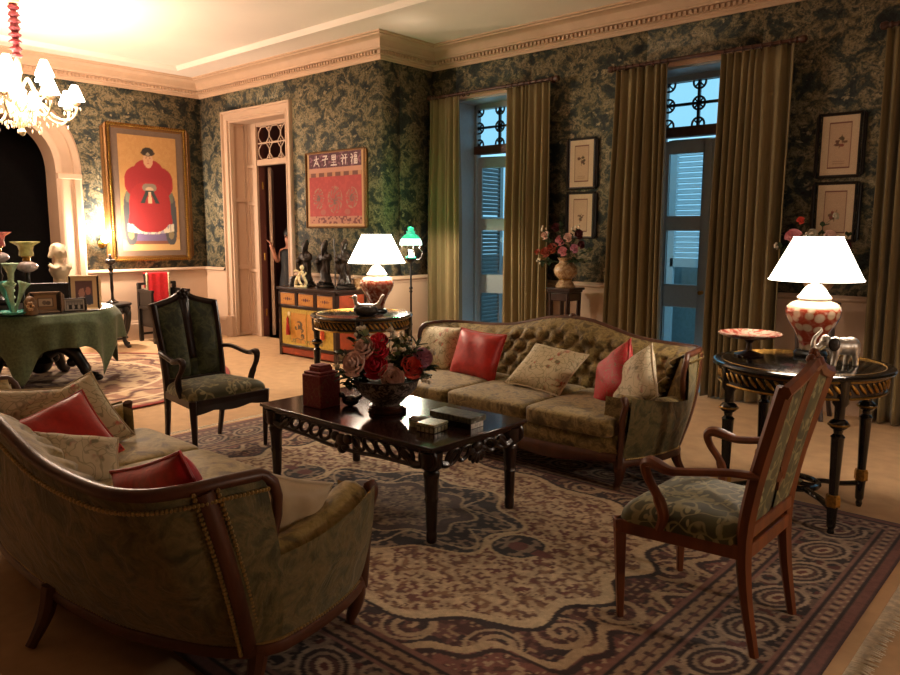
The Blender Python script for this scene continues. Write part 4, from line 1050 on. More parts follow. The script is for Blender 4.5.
# reading lamp assumed right of the viewer, outside the picture, to light the foreground
S = thing('assumed_reading_lamp', 'assumed brass reading lamp with a domed metal shade, right of the picture edge', 'lamp', (1.7, 3.3, 0))
MB().lathe([(0, 0), (.16, 0), (.16, .015), (.12, .03), (.03, .05), (.014, .08), (.012, 1.50), (0, 1.51)], 28).build('pole', 'brass', S)
q = MB().olathe([(.20, 1.38), (.19, 1.44), (.14, 1.50), (.06, 1.54), (.004, 1.55)], 40).build('lamp_shade', 'brass', S, ang=0); q.modifiers.new('thick', 'SOLIDIFY').thickness = .003
MB().ell((.05, 0, 1.42), (.03, .03, .04), 12, 8).build('bulb', 'bulb_glow', S)
plight('lamp_light', (.05, 0, 1.365), POW_ASSUMED_LAMP, WARM2, .08, S)
# added lamp, itself unseen, that brightens the hall beyond the door
S = thing('hall_fill_light', 'dim ceiling light added to brighten the hall beyond the door', 'ceiling light', (-9.2, 7.2, ZC-.2))
MB().lathe([(0, .2), (.08, .2), (.02, .17), (.02, .12), (.10, .10), (.12, .05), (.08, .0), (0, -.02)], 20).build('globe', 'opal_green' if False else 'opal_glow', S)
plight('lamp_light', (0, 0, -.1), 3, WARM, .1, S)
# wall sconce assumed as source of the glow between the arch and the portrait
S = thing('assumed_sconce', 'assumed wall light glaring between the arch casing and the portrait', 'wall light', (XL, 4.37, 1.34))
MB().lathe([(0, 0), (.05, 0), (.055, .012), (.03, .022), (0, .022)], 20, R=Matrix.Rotation(PI/2, 3, 'Y')).build('backplate', 'brass', S)
MB().tube(spline([(.02, 0, 0), (.07, 0, -.03), (.11, 0, -.02), (.115, 0, .02)], 12), .007, 8).build('arm', 'brass', S)
emis('sconce_glow', (1, .85, .6), 22)
MB().ell((.115, 0, .07), (.05, .05, .06), 20, 12).build('globe', 'sconce_glow', S, ang=0)
plight('lamp_light', (.17, -.0, .10), POW_SCONCE, WARM2, .06, S)

# chandelier
S = thing('chandelier', 'lit cream chandelier with small white shades hanging on a red sleeve', 'chandelier', (-7.9, 2.72, 2.4))
m = MB()
zs = np.linspace(.72, 1.24, 60); rn = random.Random(4)
m.lathe([(.040+.012*math.sin(k*.9)+rn.uniform(-.006, .006), z) for k, z in enumerate(zs)], 14, rip=lambda a, i: 1+.12*math.cos(5*a+i))
m.build('chain_sleeve', 'red_sleeve', S)
MB().lathe([(0, 0), (.02, .01), (.035, .04), (.015, .07), (.03, .09), (.06, .14), (.05, .2), (.025, .24), (.03, .3), (.055, .36), (.06, .42), (.03, .46), (.02, .52), (.035, .58), (.03, .66), (.012, .72), (0, .72)], 20).build('stem', 'ivory', S)
MB().lathe([(0, 1.2), (.07, 1.2), (.05, 1.235), (0, 1.24)], 20).build('ceiling_rose', 'ivory', S)
def arm(k, n, R, z0, z1, dz):
    a = 2*PI*k/n+.2+dz; c_, s_ = math.cos(a), math.sin(a)
    pts = spline([(.03*c_, .03*s_, z0), (.35*R*c_, .35*R*s_, z0+.09), (.6*R*c_, .6*R*s_, z0-.03), (.85*R*c_, .85*R*s_, z0-.06), (R*c_, R*s_, z0+.01), (R*c_, R*s_, z1)], 30)
    ar = MB().tube(pts, .011, 8).build('arm', 'ivory', S)
    MB().lathe([(0, -.01), (.02, -.005), (.042, .012), (.045, .02), (.015, .025), (.012, .06), (0, .06)], 16).build('drip_pan', 'crystal', ar, (R*c_, R*s_, z1))
    MB().olathe([(.085, .045), (.080, .065), (.030, .19)], 20, rip=lambda a, i: 1+.06*math.cos(8*a)*(i == 0)).build('candle_shade', 'candle_shade', ar, (R*c_, R*s_, z1), ang=0)
    d = MB()
    for q in range(5):
        b = q*1.256; d.ell((.04*math.cos(b), .04*math.sin(b), -.03), (.007, .007, .02), 6, 5)
    d.ell((0, 0, -.06), (.012, .012, .03), 8, 6); d.build('crystal_drop', 'crystal', ar, (R*c_, R*s_, z1))
    p = pts[15]
for k in range(8): arm(k, 8, .48, .22, .30, 0)
for k in range(5): arm(k, 5, .27, .44, .50, .4)
m = MB(); rn = random.Random(9)
for k in range(90):
    a = rn.uniform(0, 2*PI); r = rn.uniform(.05, .42); m.ell((r*math.cos(a), r*math.sin(a), .12+rn.uniform(-.05, .12)-.12*(r-.2)), (.008, .008, .022), 6, 5)
m.build('crystal_string', 'crystal', S, kind='stuff')
for k in range(4): plight('lamp_light', (.36*math.cos(k*PI/2+.6), .36*math.sin(k*PI/2+.6), .47), POW_CHAND*1.5, WARM, .10, S)

# ================================================================== pictures
def frame4(parent, w, h, b, d, mat, name='frame_bar', bead=None):
    """four mitred bars in the local XZ plane, front toward -Y"""
    for k, (L, off) in enumerate(((w, -h/2), (h, -w/2), (w, h/2), (h, w/2))):
        m = MB(); prof = [(0, 0), (0, -d*.8), (b*.25, -d), (b*.5, -d*.75), (b*.8, -d*.7), (b, -d*.4), (b, 0)]; vs = []
        for e in (-1, 1):
            for o, y in prof: vs.append((e*(L/2-o), y, o))
        n = len(prof); m.add(vs, [(j, j+1, n+j+1, n+j) for j in range(n-1)]+[tuple(range(n)), tuple(range(2*n-1, n-1, -1))])
        a = (0, -PI/2, PI, PI/2)[k]; R = Matrix.Rotation(a, 4, 'Y')
        m.xf(R); t = {0: (0, 0, -h/2), 1: (-w/2, 0, 0), 2: (0, 0, h/2), 3: (w/2, 0, 0)}[k]
        m.xf(Matrix.Translation(t)); o = m.build(name, mat, parent, ang=20)
    if bead:
        m = MB()
        for (ax, L, fx) in (('x', w, h/2-b*.3), ('z', h, w/2-b*.3)):
            n = int(L/(b*.42))
            for k in range(n):
                t = -L/2+(k+.5)*L/n
                for s in (-1, 1):
                    p = (t, -d*.9, s*fx) if ax == 'x' else (s*fx, -d*.9, t); R = Matrix.Rotation(.7, 3, 'Y')
                    m.ell(p, (b*.16, b*.20, b*.34), 6, 5, R=R)
        m.build('rope_carving', bead, parent, kind='stuff')
def art(parent, w, h, fn, nu, nv, y=-.008, name='print', mat='print_paper'):
    U, V = np.meshgrid(np.linspace(0, 1, nu), np.linspace(0, 1, nv)); C = np.zeros(U.shape+(3,)); fn(U, V, C)
    return painted(name, mat, np.stack([(U-.5)*w, np.full_like(U, y), (V-.5)*h], -1), np.clip(C, 0, 1), nu, nv, parent)
def blob(C, U, V, cx, cy, rx, ry, col, p=2, a=1.0): put(C, (abs((U-cx)/rx)**p+abs((V-cy)/ry)**p) < 1, col, a)
def stroke(C, U, V, pts, w, col):
    for (x0, y0), (x1, y1) in zip(pts[:-1], pts[1:]):
        dx, dy = x1-x0, y1-y0; t = np.clip(((U-x0)*dx+(V-y0)*dy)/(dx*dx+dy*dy+1e-9), 0, 1)
        put(C, np.hypot(U-x0-t*dx, (V-y0-t*dy)) < w, col)
# ancestor style portrait on the left wall (faces +X)
PW, PH = 1.12, 1.85
S = thing('portrait', 'gilt framed portrait of a seated figure in a red robe', 'painting', (XL+.004, 5.06, 2.02), PI/2)
MB().bx(-PW/2, PW/2, -.015, 0, -PH/2, PH/2).build('backing', 'frame_brown', S)
frame4(S, PW, PH, .075, .05, 'gold_frame', 'frame_bar', 'brass')
plain('portrait_mat', '6a5648', .8, var=.06)
MB().bx(-PW/2+.05, PW/2-.05, -.022, -.015, -PH/2+.05, PH/2-.05).build('mat', 'portrait_mat', S)
def robe(U, V, C):
    C[:] = hexc('b98a52'); put(C, vnoise(U*9+3, V*15, 3, 11) > .55, 'c2945c', .5)
    put(C, V < .10, 'c9a26a')
    blob(C, U, V, .5, .085, .42, .03, '7a4a3a', 4); blob(C, U, V, .5, .12, .40, .035, '6a5a78', 4)                  # footstool
    for x in (.15, .85): blob(C, U, V, x, .28, .11, .23, '4a4a4c', 3); blob(C, U, V, x, .14, .05, .04, '8a7a58')      # chair sides
    for s in (-1, 1): blob(C, U, V, .5+s*.36, .47, .06, .05, '6a6a58', 3)
    wid = .28+.12*np.clip((.60-V)/.4, 0, 1); put(C, (abs(U-.5) < wid) & (V > .20+.05*(1-abs(U-.5)/.4)*0) & (V < .60), '98262a')
    hem = (abs(U-.5) < .40) & (V > .145+.16*(U-.5)**2) & (V < .215+.16*(U-.5)**2); put(C, hem, 'd9cbb0'); put(C, hem & (abs(np.sin(U*26)) < .10), '8a7a78'); put(C, hem & (vnoise(U*30, V*50, 1, 5) > .66), '9a94a0')
    blob(C, U, V, .5, .60, .42, .15, '98262a', 2.6); blob(C, U, V, .5, .67, .27, .13, '98262a', 2.2); blob(C, U, V, .5, .38, .36, .22, 'a02a2c', 2.6)
    put(C, (abs(abs(U-.5)-.21) < .006) & (V > .30) & (V < .62), 'a02624'); 
    blob(C, U, V, .5, .555, .12, .035, '8a7a68', 3); blob(C, U, V, .5, .535, .07, .025, 'c9a888')
    for s in (-1, 1): put(C, (abs(U-.5-s*(.03+.10*(.53-V)/.11)) < .035) & (V > .42) & (V < .53), '2e3a38')
    put(C, (abs(U-.5) < .02+.16*(.52-V)) & (V > .42) & (V < .52), 'd0b08a')
    blob(C, U, V, .5, .775, .055, .05, 'c89a74'); blob(C, U, V, .5, .80, .085, .075, 'c89a74'); blob(C, U, V, .5, .872, .10, .03, '2c2420'); blob(C, U, V, .5, .855, .12, .028, '2c2420', 2, .8)
    put(C, (abs(U-.5) < .085) & (V > .838) & (V < .868) & (abs((U-.5)/.085) > .2), '33281f'); blob(C, U, V, .5, .845, .03, .014, '9a8a70')
    for s in (-1, 1): blob(C, U, V, .5+s*.032, .812, .014, .005, '7a5644')
    blob(C, U, V, .5, .765, .02, .006, 'b06a58'); blob(C, U, V, .5, .79, .009, .014, 'b8866a')
art(S, .83, 1.56, robe, 90, 170, -.026, 'canvas')
# embroidered textile on the back wall (faces -Y)
S = thing('embroidered_textile', 'framed red embroidered panel with white script above the painted cabinet', 'textile', (-7.11, YD-.004, 2.01), 0)
MB().bx(-.54, .54, -.02, 0, -.455, .455).build('backing', 'gold_frame', S); frame4(S, 1.09, .92, .028, .035, 'gold_frame')
def tex(U, V, C):
    C[:] = hexc('a0302c'); n = vnoise(U*30, V*26, 1, 21); put(C, n > .62, 'b23a34', .6)
    put(C, V > .80, '4a1a2c'); put(C, (V > .80) & (vnoise(U*40, V*40, 1, 3) > .68), '7a4a58')
    put(C, (V > .735) & (V < .80), 'b8826a'); put(C, (V > .68) & (V < .735), '6a3a2c'); put(C, (V > .68) & (V < .735) & (np.sin(U*42) > .4), 'b07a54')
    put(C, V < .13, 'b08468', .8); put(C, (V < .13) & (vnoise(U*40, V*40, 1, 4) > .6), '6a2c28')
    put(C, (V < .03) | (U < .03) | (U > .97), 'b8905f')
    for cx, cy, s in ((.2, .38, .10), (.5, .36, .13), (.8, .38, .10)):
        d = np.hypot((U-cx)/s, (V-cy)/(s*1.4)); a = np.arctan2(V-cy, U-cx); nn = vnoise(U*60, V*60, 1, 9)
        put(C, (d < 1) & (abs(np.sin(a*5+d*5)) > .6) & (nn > .35), '8c5444'); put(C, (d < .35) & (nn > .4), '6a4a40'); put(C, (abs(d-.95) < .09) & (nn > .5), '9a6a52')
    for cx in (.28, .72): blob(C, U, V, cx, .19, .05, .04, '9a5a48', 2, .8)
    W_ = 'd8c8c0'
    def ch(x, seq):
        for st_ in seq: stroke(C, U, V, [(x+a*.062, .90+b*.075) for a, b in st_], .0065, W_)
    ch(.17, [[(-.7, .3), (.7, .5)], [(.05, 1), (-.1, .2), (-.8, -.9)], [(0, .2), (.8, -.9)], [(-.4, -.3), (.4, -.5)]])
    ch(.33, [[(-.6, .8), (.6, .9), (.05, .35)], [(-.8, .2), (.8, .3)], [(.05, .35), (.1, -.7), (-.3, -.9)]])
    ch(.49, [[(-.5, .9), (.5, .9), (.5, .1), (-.5, .1), (-.5, .9)], [(-.5, .5), (.5, .5)], [(0, .9), (0, -.9)], [(-.5, -.4), (.5, -.4)], [(-.8, -.9), (.8, -.9)]])
    ch(.67, [[(-.6, .9), (-.1, .5)], [(-.8, .2), (-.1, .3), (-.6, -.4)], [(-.4, .0), (-.4, -.9)], [(.2, .8), (.8, .8)], [(.5, .8), (.45, -.9)], [(.1, .2), (.9, .25)]])
    ch(.84, [[(-.7, .8), (-.3, .5)], [(-.8, .2), (-.2, .3), (-.7, -.5)], [(-.45, .1), (-.5, -.9)], [(.1, .9), (.9, .9)], [(.2, .5), (.8, .5), (.8, .2), (.2, .2), (.2, .5)], [(.1, -.1), (.9, -.1), (.9, -.9), (.1, -.9), (.1, -.1)], [(.5, -.1), (.5, -.9)], [(.1, -.5), (.9, -.5)]])
art(S, 1.035, .865, tex, 150, 125, -.024, 'textile', 'print_paper')
# four botanical prints
def botan(seed):
    def f(U, V, C):
        C[:] = hexc('c9a98a'); put(C, (U < .2) | (U > .8) | (V < .12) | (V > .88), 'd6bd9c')
        e = ((abs(U-.2) < .012) | (abs(U-.8) < .012)) & (V > .115) & (V < .885) | ((abs(V-.12) < .007) | (abs(V-.88) < .007)) & (U > .19) & (U < .81); put(C, e, '7a4a3c')
        rs = random.Random(seed); cy = .55 if seed in (1, 3) else .42
        for k in range(7): blob(C, U, V, .5+rs.uniform(-.13, .13), cy+rs.uniform(-.06, .08), rs.uniform(.04, .09), rs.uniform(.015, .035), rs.choice(['6a4636', '7a5a40', '8a4a3c', '5a4a34']))
        stroke(C, U, V, [(.5, cy-.1), (.47, cy), (.56, cy+.12)], .009, '6a5a3a')
        for k in range(3 if seed in (1, 3) else 0): put(C, (abs(V-.26+k*.035) < .005) & (abs(U-.5) < .16), 'a8866c')
    return f
for i, (x, z, h, lab) in enumerate(((-4.207, 2.205, .47, 'upper framed botanical print on the pier between the two windows'), (-4.207, 1.68, .43, 'lower framed botanical print above the flower pedestal between the windows'),
                                 (-1.777, 2.21, .47, 'upper framed botanical print high above the right lamp'), (-1.777, 1.675, .44, 'lower framed botanical print partly hidden by the right lamp shade'))):
    S = thing('botanical_print', lab, 'picture', (x, YR-.004, z), 0, 'framed botanical prints')
    MB().bx(-.15, .15, -.018, 0, -h/2-.02, h/2+.02).build('backing', 'frame_black', S)
    frame4(S, .325, h+.05, .028, .03, 'frame_black'); art(S, .275, h, botan(i+1), 50, 80, -.022)
# ================================================================== painted cabinet
S = thing('cabinet', 'painted Chinese cabinet with orange drawers and landscape doors by the doorway', 'cabinet', (-7.105, 5.39, 0))
w, d, h = 1.09, .48, .84
m = MB(); hw = w/2
m.bx(-hw-.015, hw+.015, -.012, d, h-.03, h).bx(-hw, -hw+.05, 0, d, 0, h-.03).bx(hw-.05, hw, 0, d, 0, h-.03)
m.bx(-hw, hw, 0, .045, .59, .625).bx(-hw, hw, 0, .045, .11, .145).bx(-hw, hw, .0, .05, .78, .81).bx(-hw, hw, d-.03, d-.01, .05, h-.03)
for x in (-.18, .18): m.bx(x-.02, x+.02, 0, .045, .62, .79)
m.build('carcass', 'dark_wood', S, bevel=.004)
MB().bx(hw-.004, hw+.004, .06, d-.05, .15, .58).bx(hw-.004, hw+.004, .06, d-.05, .63, .78).build('side_panel', 'cab_orange', S, bevel=.002)
MB().bx(-hw+.04, hw-.04, .012, .04, .02, .11).build('apron', 'cab_orange', S, bevel=.01)
def drw(U, V, C):
    C[:] = hexc('c8862e'); put(C, vnoise(U*20, V*10, 1, 3) > .6, 'b87428', .6); put(C, (abs(U-.5) > .46) | (abs(V-.5) > .42), 'a86a28')
    for x, r in ((.5, .07), (.36, .05), (.64, .05), (.25, .03), (.75, .03)): blob(C, U, V, x, .5, r, r*2.0, '5a1c18')
for x in (-.355, 0, .355):
    f = MB().bx(-.15, .15, .005, .03, -.075, .075).build('drawer', 'dark_wood', S, (x, 0, .702), bevel=.004)
    art(f, .285, .14, drw, 40, 20, .0025, 'painted_front')
def land(seed):
    def f(U, V, C):
        C[:] = hexc('cf9238'); put(C, vnoise(U*9, V*9, 1, seed) > .55, 'c48430', .7)
        n = vnoise(U*14, V*14, 1, seed+2)
        for cx, cy, r in ((.55, .6, .22), (.7, .45, .14), (.35, .5, .10), (.75, .25, .12)): put(C, (np.hypot(U-cx, (V-cy)*1.5) < r) & (n > .45), '5c4a2c')
        stroke(C, U, V, [(.2, .1), (.4, .16), (.7, .12), (.9, .2)], .015, '7a5a30'); stroke(C, U, V, [(.72, .15), (.70, .35), (.6, .55), (.5, .62)], .014, '4a3820')
        put(C, (V < .12) & (n > .5), '8a7a3a')
    return f
for s in (-1, 1):
    f = MB().bx(-.244, .244, .008, .03, -.222, .222).build('door', 'cab_gold', S, (s*.2465, 0, .367), bevel=.003)
    q = art(f, .30, .36, land(31+s), 60, 60, .006, 'painted_panel'); q.location = (-s*.09, 0, -.01)
    MB().lathe([(0, 0), (.024, .0), (.026, .006), (0, .01)], 16, R=Matrix.Rotation(PI/2, 3, 'X')).build('lock_plate', 'ivory', f, (s*.085, .004, .155))
    MB().lathe([(0, 0), (.026, 0), (.022, .10), (.014, .17), (.018, .19), (.006, .22), (0, .23)], 12).build('tassel', 'tassel_red' if s < 0 else 'orange_tassel', f, (s*.085, -.022, -.10))

# carved figures on the cabinet: one continuous surface each
def figure(name, label, loc, h, rz, mat, staff=0, wide=1.0, seed=1, base=True, cat='statue', group=None):
    rn = random.Random(seed); S = thing(name, label, cat, loc, rz, group); b = .06 if base else 0; H = h-b; m = MB()
    prof = [(.0, 0), (.13, 0), (.14, .02), (.115, .12), (.105, .25), (.115, .36), (.10, .46), (.118, .54), (.10, .62), (.075, .68), (.04, .72), (0, .73)]
    m.lathe([(r*H/.55*.60*wide, z*H) for r, z in prof], 20, sy=.8, rip=lambda a, i: 1+.10*math.sin(3*a+i*1.7+seed)+.05*math.sin(7*a+i))
    k = H/.55
    m.ell((0, -.015*k, .80*H), (.044*k, .046*k, .056*k), 12, 10)                       # head
    m.ell((0, .0, .88*H), (.05*k, .048*k, .03*k), 10, 8); m.ell((.012*k, .005, .945*H), (.028*k, .028*k, .024*k), 10, 8)   # hair, topknot
    m.tube(spline([(0, -.045*k, .77*H), (0, -.055*k, .68*H), (0, -.05*k, .58*H)], 8), [.016*k]*5+[.010*k]*3, 8)  # beard
    for s in (-1, 1):
        up = rn.uniform(.44, .56); m.tube(spline([(s*.06*k, 0, .64*H), (s*.095*k, -.02*k, .55*H), (s*.075*k, -.07*k, up*H), (s*.03*k, -.085*k, (up+.04)*H)], 10), [.03*k]*4+[.032*k]*4+[.022*k]*2, 8)
        m.tube(spline([(s*.075*k, -.05*k, up*H), (s*.08*k, -.045*k, .34*H), (s*.07*k, -.03*k, .22*H)], 8), [.03*k, .028*k, .026*k, .022*k, .02*k, .016*k, .012*k, .008*k], 8)
        m.ell((s*.04*k, -.055*k, .02*H), (.022*k, .035*k, .018*k), 8, 6)
    m.build('figure', mat, S, (0, 0, b), remesh=.007)
    if staff: MB().tube(spline([(0, 0, 0), (.004, 0, .5*h), (-.006, 0, .98*h)], 10), .008, 8).build('staff', mat, S, (-.105*k, -.06*k, .01))
    if base:
        q = MB().lathe([(0, 0), (.12, 0), (.125, .02), (.105, .04), (.11, .055), (.08, .066), (0, .066)], 18, sy=.85, rip=lambda a, i: 1+.07*math.sin(5*a+seed)); q.v = [(x*k*wide, y*k, z) for x, y, z in q.v]
        q.build('base', 'black_wood', S)
    return S
G = 'carved immortals on the cabinet'
ZK = .84
figure('carved_figure', 'dark carved robed figure, left of the three on the cabinet', (-7.43, 5.66, ZK), .58, .15, 'carved_wood', 0, 1.1, 3, group=G)
figure('carved_figure', 'dark carved robed figure in the middle of the three on the cabinet', (-7.06, 5.66, ZK), .58, .2, 'carved_wood', 0, 1.05, 8, group=G)
figure('carved_figure', 'dark carved robed figure holding a staff, right of the three on the cabinet', (-6.70, 5.66, ZK), .59, .25, 'carved_wood', 1, 1.1, 5, group=G)
m = MB()
for pts, r in (([(-.07, 0, .015), (-.05, -.01, .09), (-.01, 0, .15), (.03, 0, .19)], .02), ([(.03, 0, .19), (.06, -.01, .12), (.085, 0, .06), (.06, 0, .01)], .018), ([(-.01, 0, .15), (.0, -.02, .08), (.04, -.03, .03)], .016), ([(.0, 0, .17), (-.04, -.02, .20), (-.07, -.03, .19)], .012), ([(.04, 0, .16), (.08, -.02, .15), (.11, -.03, .18)], .012)):
    m.tube(spline(pts, 10), r, 8)
m.ell((.03, -.005, .235), (.027, .027, .032), 12, 8); m.lathe([(0, -.005), (.09, -.005), (.085, .015), (0, .022)], 16, sy=.6)
tag(m.build('ivory_figurine', 'ivory', None, (-7.30, 5.47, ZK+.005), (0, 0, .3), remesh=.006), 'small pale ivory figurine in front of the carved figures', 'figurine')
S = thing('small_pot', 'small brownish pot at the right end of the painted cabinet', 'pot', (-6.60, 5.76, ZK))
MB().olathe([(0, 0), (.03, 0), (.04, .02), (.045, .09), (.05, .10), (.055, .125), (.048, .128), (.042, .10), (.036, .03), (0, .02)], 20).build('body', 'vase_china', S)
tag(MB().lathe([(0, 0), (.045, 0), (.05, .03), (.04, .06), (.045, .09), (.03, .12), (0, .125)], 16, rip=lambda a, i: 1+.12*math.sin(3*a+i)).build('dark_ornament', 'dark_silver', None, (-7.57, 5.56, ZK)), 'squat dark metal ornament beside the ivory figurine', 'ornament')

# person in a black dress just inside the door, one arm raised to the jamb
def skin_body(name, pts, edges, rad, mat, parent=None, loc=(0, 0, 0), rz=0, root=0, sub=2):
    me = bpy.data.meshes.new(name); me.from_pydata(pts, edges, []); me.update(); o = bpy.data.objects.new(name, me); COL.objects.link(o)
    o.location = loc; o.rotation_euler = (0, 0, rz)
    if parent: o.parent = parent
    sk = o.modifiers.new('skin', 'SKIN'); sk.use_smooth_shade = True
    for i, r in enumerate(rad):
        v = me.skin_vertices[0].data[i]; v.radius = r if hasattr(r, '__len__') else (r, r); v.use_root = (i == root)
    q = o.modifiers.new('sub', 'SUBSURF'); q.levels = sub; q.render_levels = sub
    me.materials.append(MT[mat]); return o
S = thing('person', 'person in a black dress in the dim doorway, one bare arm raised', 'person', (-8.97, 6.55, 0), .5)
pts = [(0, 0, .86), (0, 0, 1.0), (0, .01, 1.12), (0, .01, 1.22), (0, .0, 1.29), (0, -.01, 1.36), (0, -.02, 1.46),
       (.13, .01, 1.22), (.20, 0, 1.02), (.20, -.06, .82), (.20, -.10, .74), (-.13, .01, 1.22), (-.17, -.07, 1.07), (-.19, -.16, 1.26), (-.21, -.19, 1.33),
       (.08, 0, .80), (.085, -.01, .46), (.085, 0, .08), (.085, -.10, .03), (-.08, 0, .80), (-.085, -.01, .46), (-.085, 0, .08), (-.085, -.10, .03)]
ed = [(0, 1), (1, 2), (2, 3), (3, 4), (4, 5), (5, 6), (3, 7), (7, 8), (8, 9), (9, 10), (3, 11), (11, 12), (12, 13), (13, 14), (0, 15), (15, 16), (16, 17), (17, 18), (0, 19), (19, 20), (20, 21), (21, 22)]
rad = [(.13, .10), (.11, .085), (.125, .09), (.11, .075), .045, .065, .075, .05, .038, .03, .028, .05, .037, .03, .026, .075, .052, .036, .03, .075, .052, .036, .03]
skin_body('body', pts, ed, rad, 'skin', S)
MB().olathe([(.20, .42), (.19, .6), (.165, .82), (.135, 1.0), (.15, 1.14), (.155, 1.22), (.09, 1.26)], 24, sy=.78).build('dress', 'black_dress', S, ang=0)
m = MB().ell((0, .012, 1.475), (.088, .098, .10), 16, 12).ell((0, .06, 1.42), (.07, .05, .09), 12, 8); m.build('hair', 'hair', S)
m = MB().ell((0, -.092, 1.425), (.013, .02, .018), 8, 6)
for s in (-1, 1): m.ell((s*.03, -.085, 1.45), (.014, .008, .007), 8, 6)
m.ell((0, -.086, 1.39), (.02, .008, .006), 8, 6); m.build('face', 'skin', S)
m = MB()
for k, (a, L) in enumerate(((-.5, .05), (-.12, .075), (.1, .08), (.3, .072), (.5, .055))):
    p0 = Vector((-.21, -.19, 1.335)); dv = Vector((-.55*math.cos(a), .5*a, .75)).normalized()
    m.tube([p0, p0+dv*L*.55, p0+dv*L*.9+Vector((-.012, -.01, 0))], [.009, .0085, .006], 6)
m.build('fingers', 'skin', S)

# ================================================================== rosewood chair with red cloth, urn stand (left wall)
S = thing('rosewood_chair', 'black rosewood chair with stepped back against the left wall', 'chair', (-9.80, 5.03, 0), PI/2)
m = MB().box((0, .0, .47), (.56, .46, .035)); m.build('seat', 'black_wood', S, bevel=.006)
for sx in (-1, 1):
    MB().box((sx*.255, -.20, .23), (.05, .05, .46)).build('leg', 'black_wood', S, bevel=.005)
    MB().box((sx*.255, .205, .40), (.05, .05, .80)).build('leg', 'black_wood', S, bevel=.005)
    m = MB().box((sx*.262, 0, .70), (.04, .40, .035)).box((sx*.262, -.17, .59), (.035, .035, .2)).box((sx*.262, .0, .59), (.018, .36, .2)); m.build('arm', 'black_wood', S, bevel=.004)
    MB().box((sx*.155, .205, .85), (.04, .045, .13)).build('back_step', 'black_wood', S, bevel=.004)
    MB().box((sx*.21, .205, .79), (.13, .045, .035)).box((sx*.215, .205, .62), (.05, .02, .2)).build('back_fret', 'black_wood', S, bevel=.004)
MB().box((0, .205, .905), (.36, .05, .04)).build('crest_rail', 'black_wood', S, bevel=.006)
MB().box((0, .21, .68), (.30, .02, .42)).build('splat', 'carved_wood', S, bevel=.004)
MB().box((0, -.20, .10), (.52, .03, .05)).box((0, -.21, .33), (.50, .02, .24)).box((.245, 0, .33), (.02, .38, .24)).box((-.245, 0, .33), (.02, .38, .24)).box((0, .205, .10), (.52, .03, .03)).build('stretcher', 'black_wood', S, bevel=.004)
m = MB(); m.grid(lambda u, v: (lambda s: (-.165+.33*u, .205+(-.040 if s < .42 else (.04*math.sin((s-.5)/.08*PI/2) if s < .58 else .040))+.006*math.sin(u*19)*(1-v if s < .5 else v), (.53+(.935-.53)*s/.42) if s < .42 else (.94 if s < .58 else .94-(s-.58)*.5)))(v), 26, 40)
S2 = thing('red_cloth', 'bright red embroidered cloth draped over the rosewood chair back', 'cloth', (-9.80, 5.03, 0), PI/2)
o = m.build('cloth', 'red_cloth', S2, ang=0); o.modifiers.new('thick', 'SOLIDIFY').thickness = .005
for s in (-1, 1):
    mm = MB(); mm.grid(lambda u, v: (s*(.145+.03*u), .160+.006*math.sin(6*v), .53+.41*v), 3, 12); q = mm.build('border', 'floral_cream', S2, ang=0); q.modifiers.new('thick', 'SOLIDIFY').thickness = .004
S = thing('urn_stand', 'round carved black stand with curved legs beside the rosewood chair', 'stand', (-9.72, 4.28, 0))
MB().lathe([(0, .545), (.17, .545), (.18, .555), (.175, .575), (.15, .585), (0, .585)], 28).build('top', 'black_wood', S)
MB().lathe([(.13, .44), (.16, .46), (.165, .52), (.15, .545)], 28, rip=lambda a, i: 1+.03*math.cos(10*a)).build('apron', 'carved_wood', S)
for k in range(4):
    a = k*PI/2+.4; c_, s_ = math.cos(a), math.sin(a)
    MB().tube(spline([(r*c_, r*s_, z) for r, z in ((.14, .53), (.185, .44), (.165, .28), (.12, .14), (.14, .05), (.185, .012))], 18), [.034]*4+[.028]*6+[.02]*6+[.022]*2, 8).build('leg', 'black_wood', S)
MB().torus((0, 0, .12), .115, .014, 24, 8).build('stretcher', 'black_wood', S)
_us = S; _us.scale = (1.28, 1.28, 1.0)
S = thing('candlestick', 'tall turned dark oil lamp base standing on the round black stand', 'candlestick', (-9.72, 4.28, .585))
MB().lathe([(0, 0), (.07, 0), (.075, .01), (.04, .03), (.02, .05), (.016, .12), (.022, .2), (.018, .3), (.02, .36), (.028, .38), (.018, .40), (.032, .43), (.036, .445), (.016, .46), (.014, .48)], 20).build('column', 'black_wood', S)
MB().lathe([(.014, .48), (.03, .49), (.062, .515), (.068, .535), (.06, .555), (.03, .565), (.02, .575), (.03, .58), (.012, .6), (.02, .62), (0, .625)], 24).build('font', 'dark_silver', S)

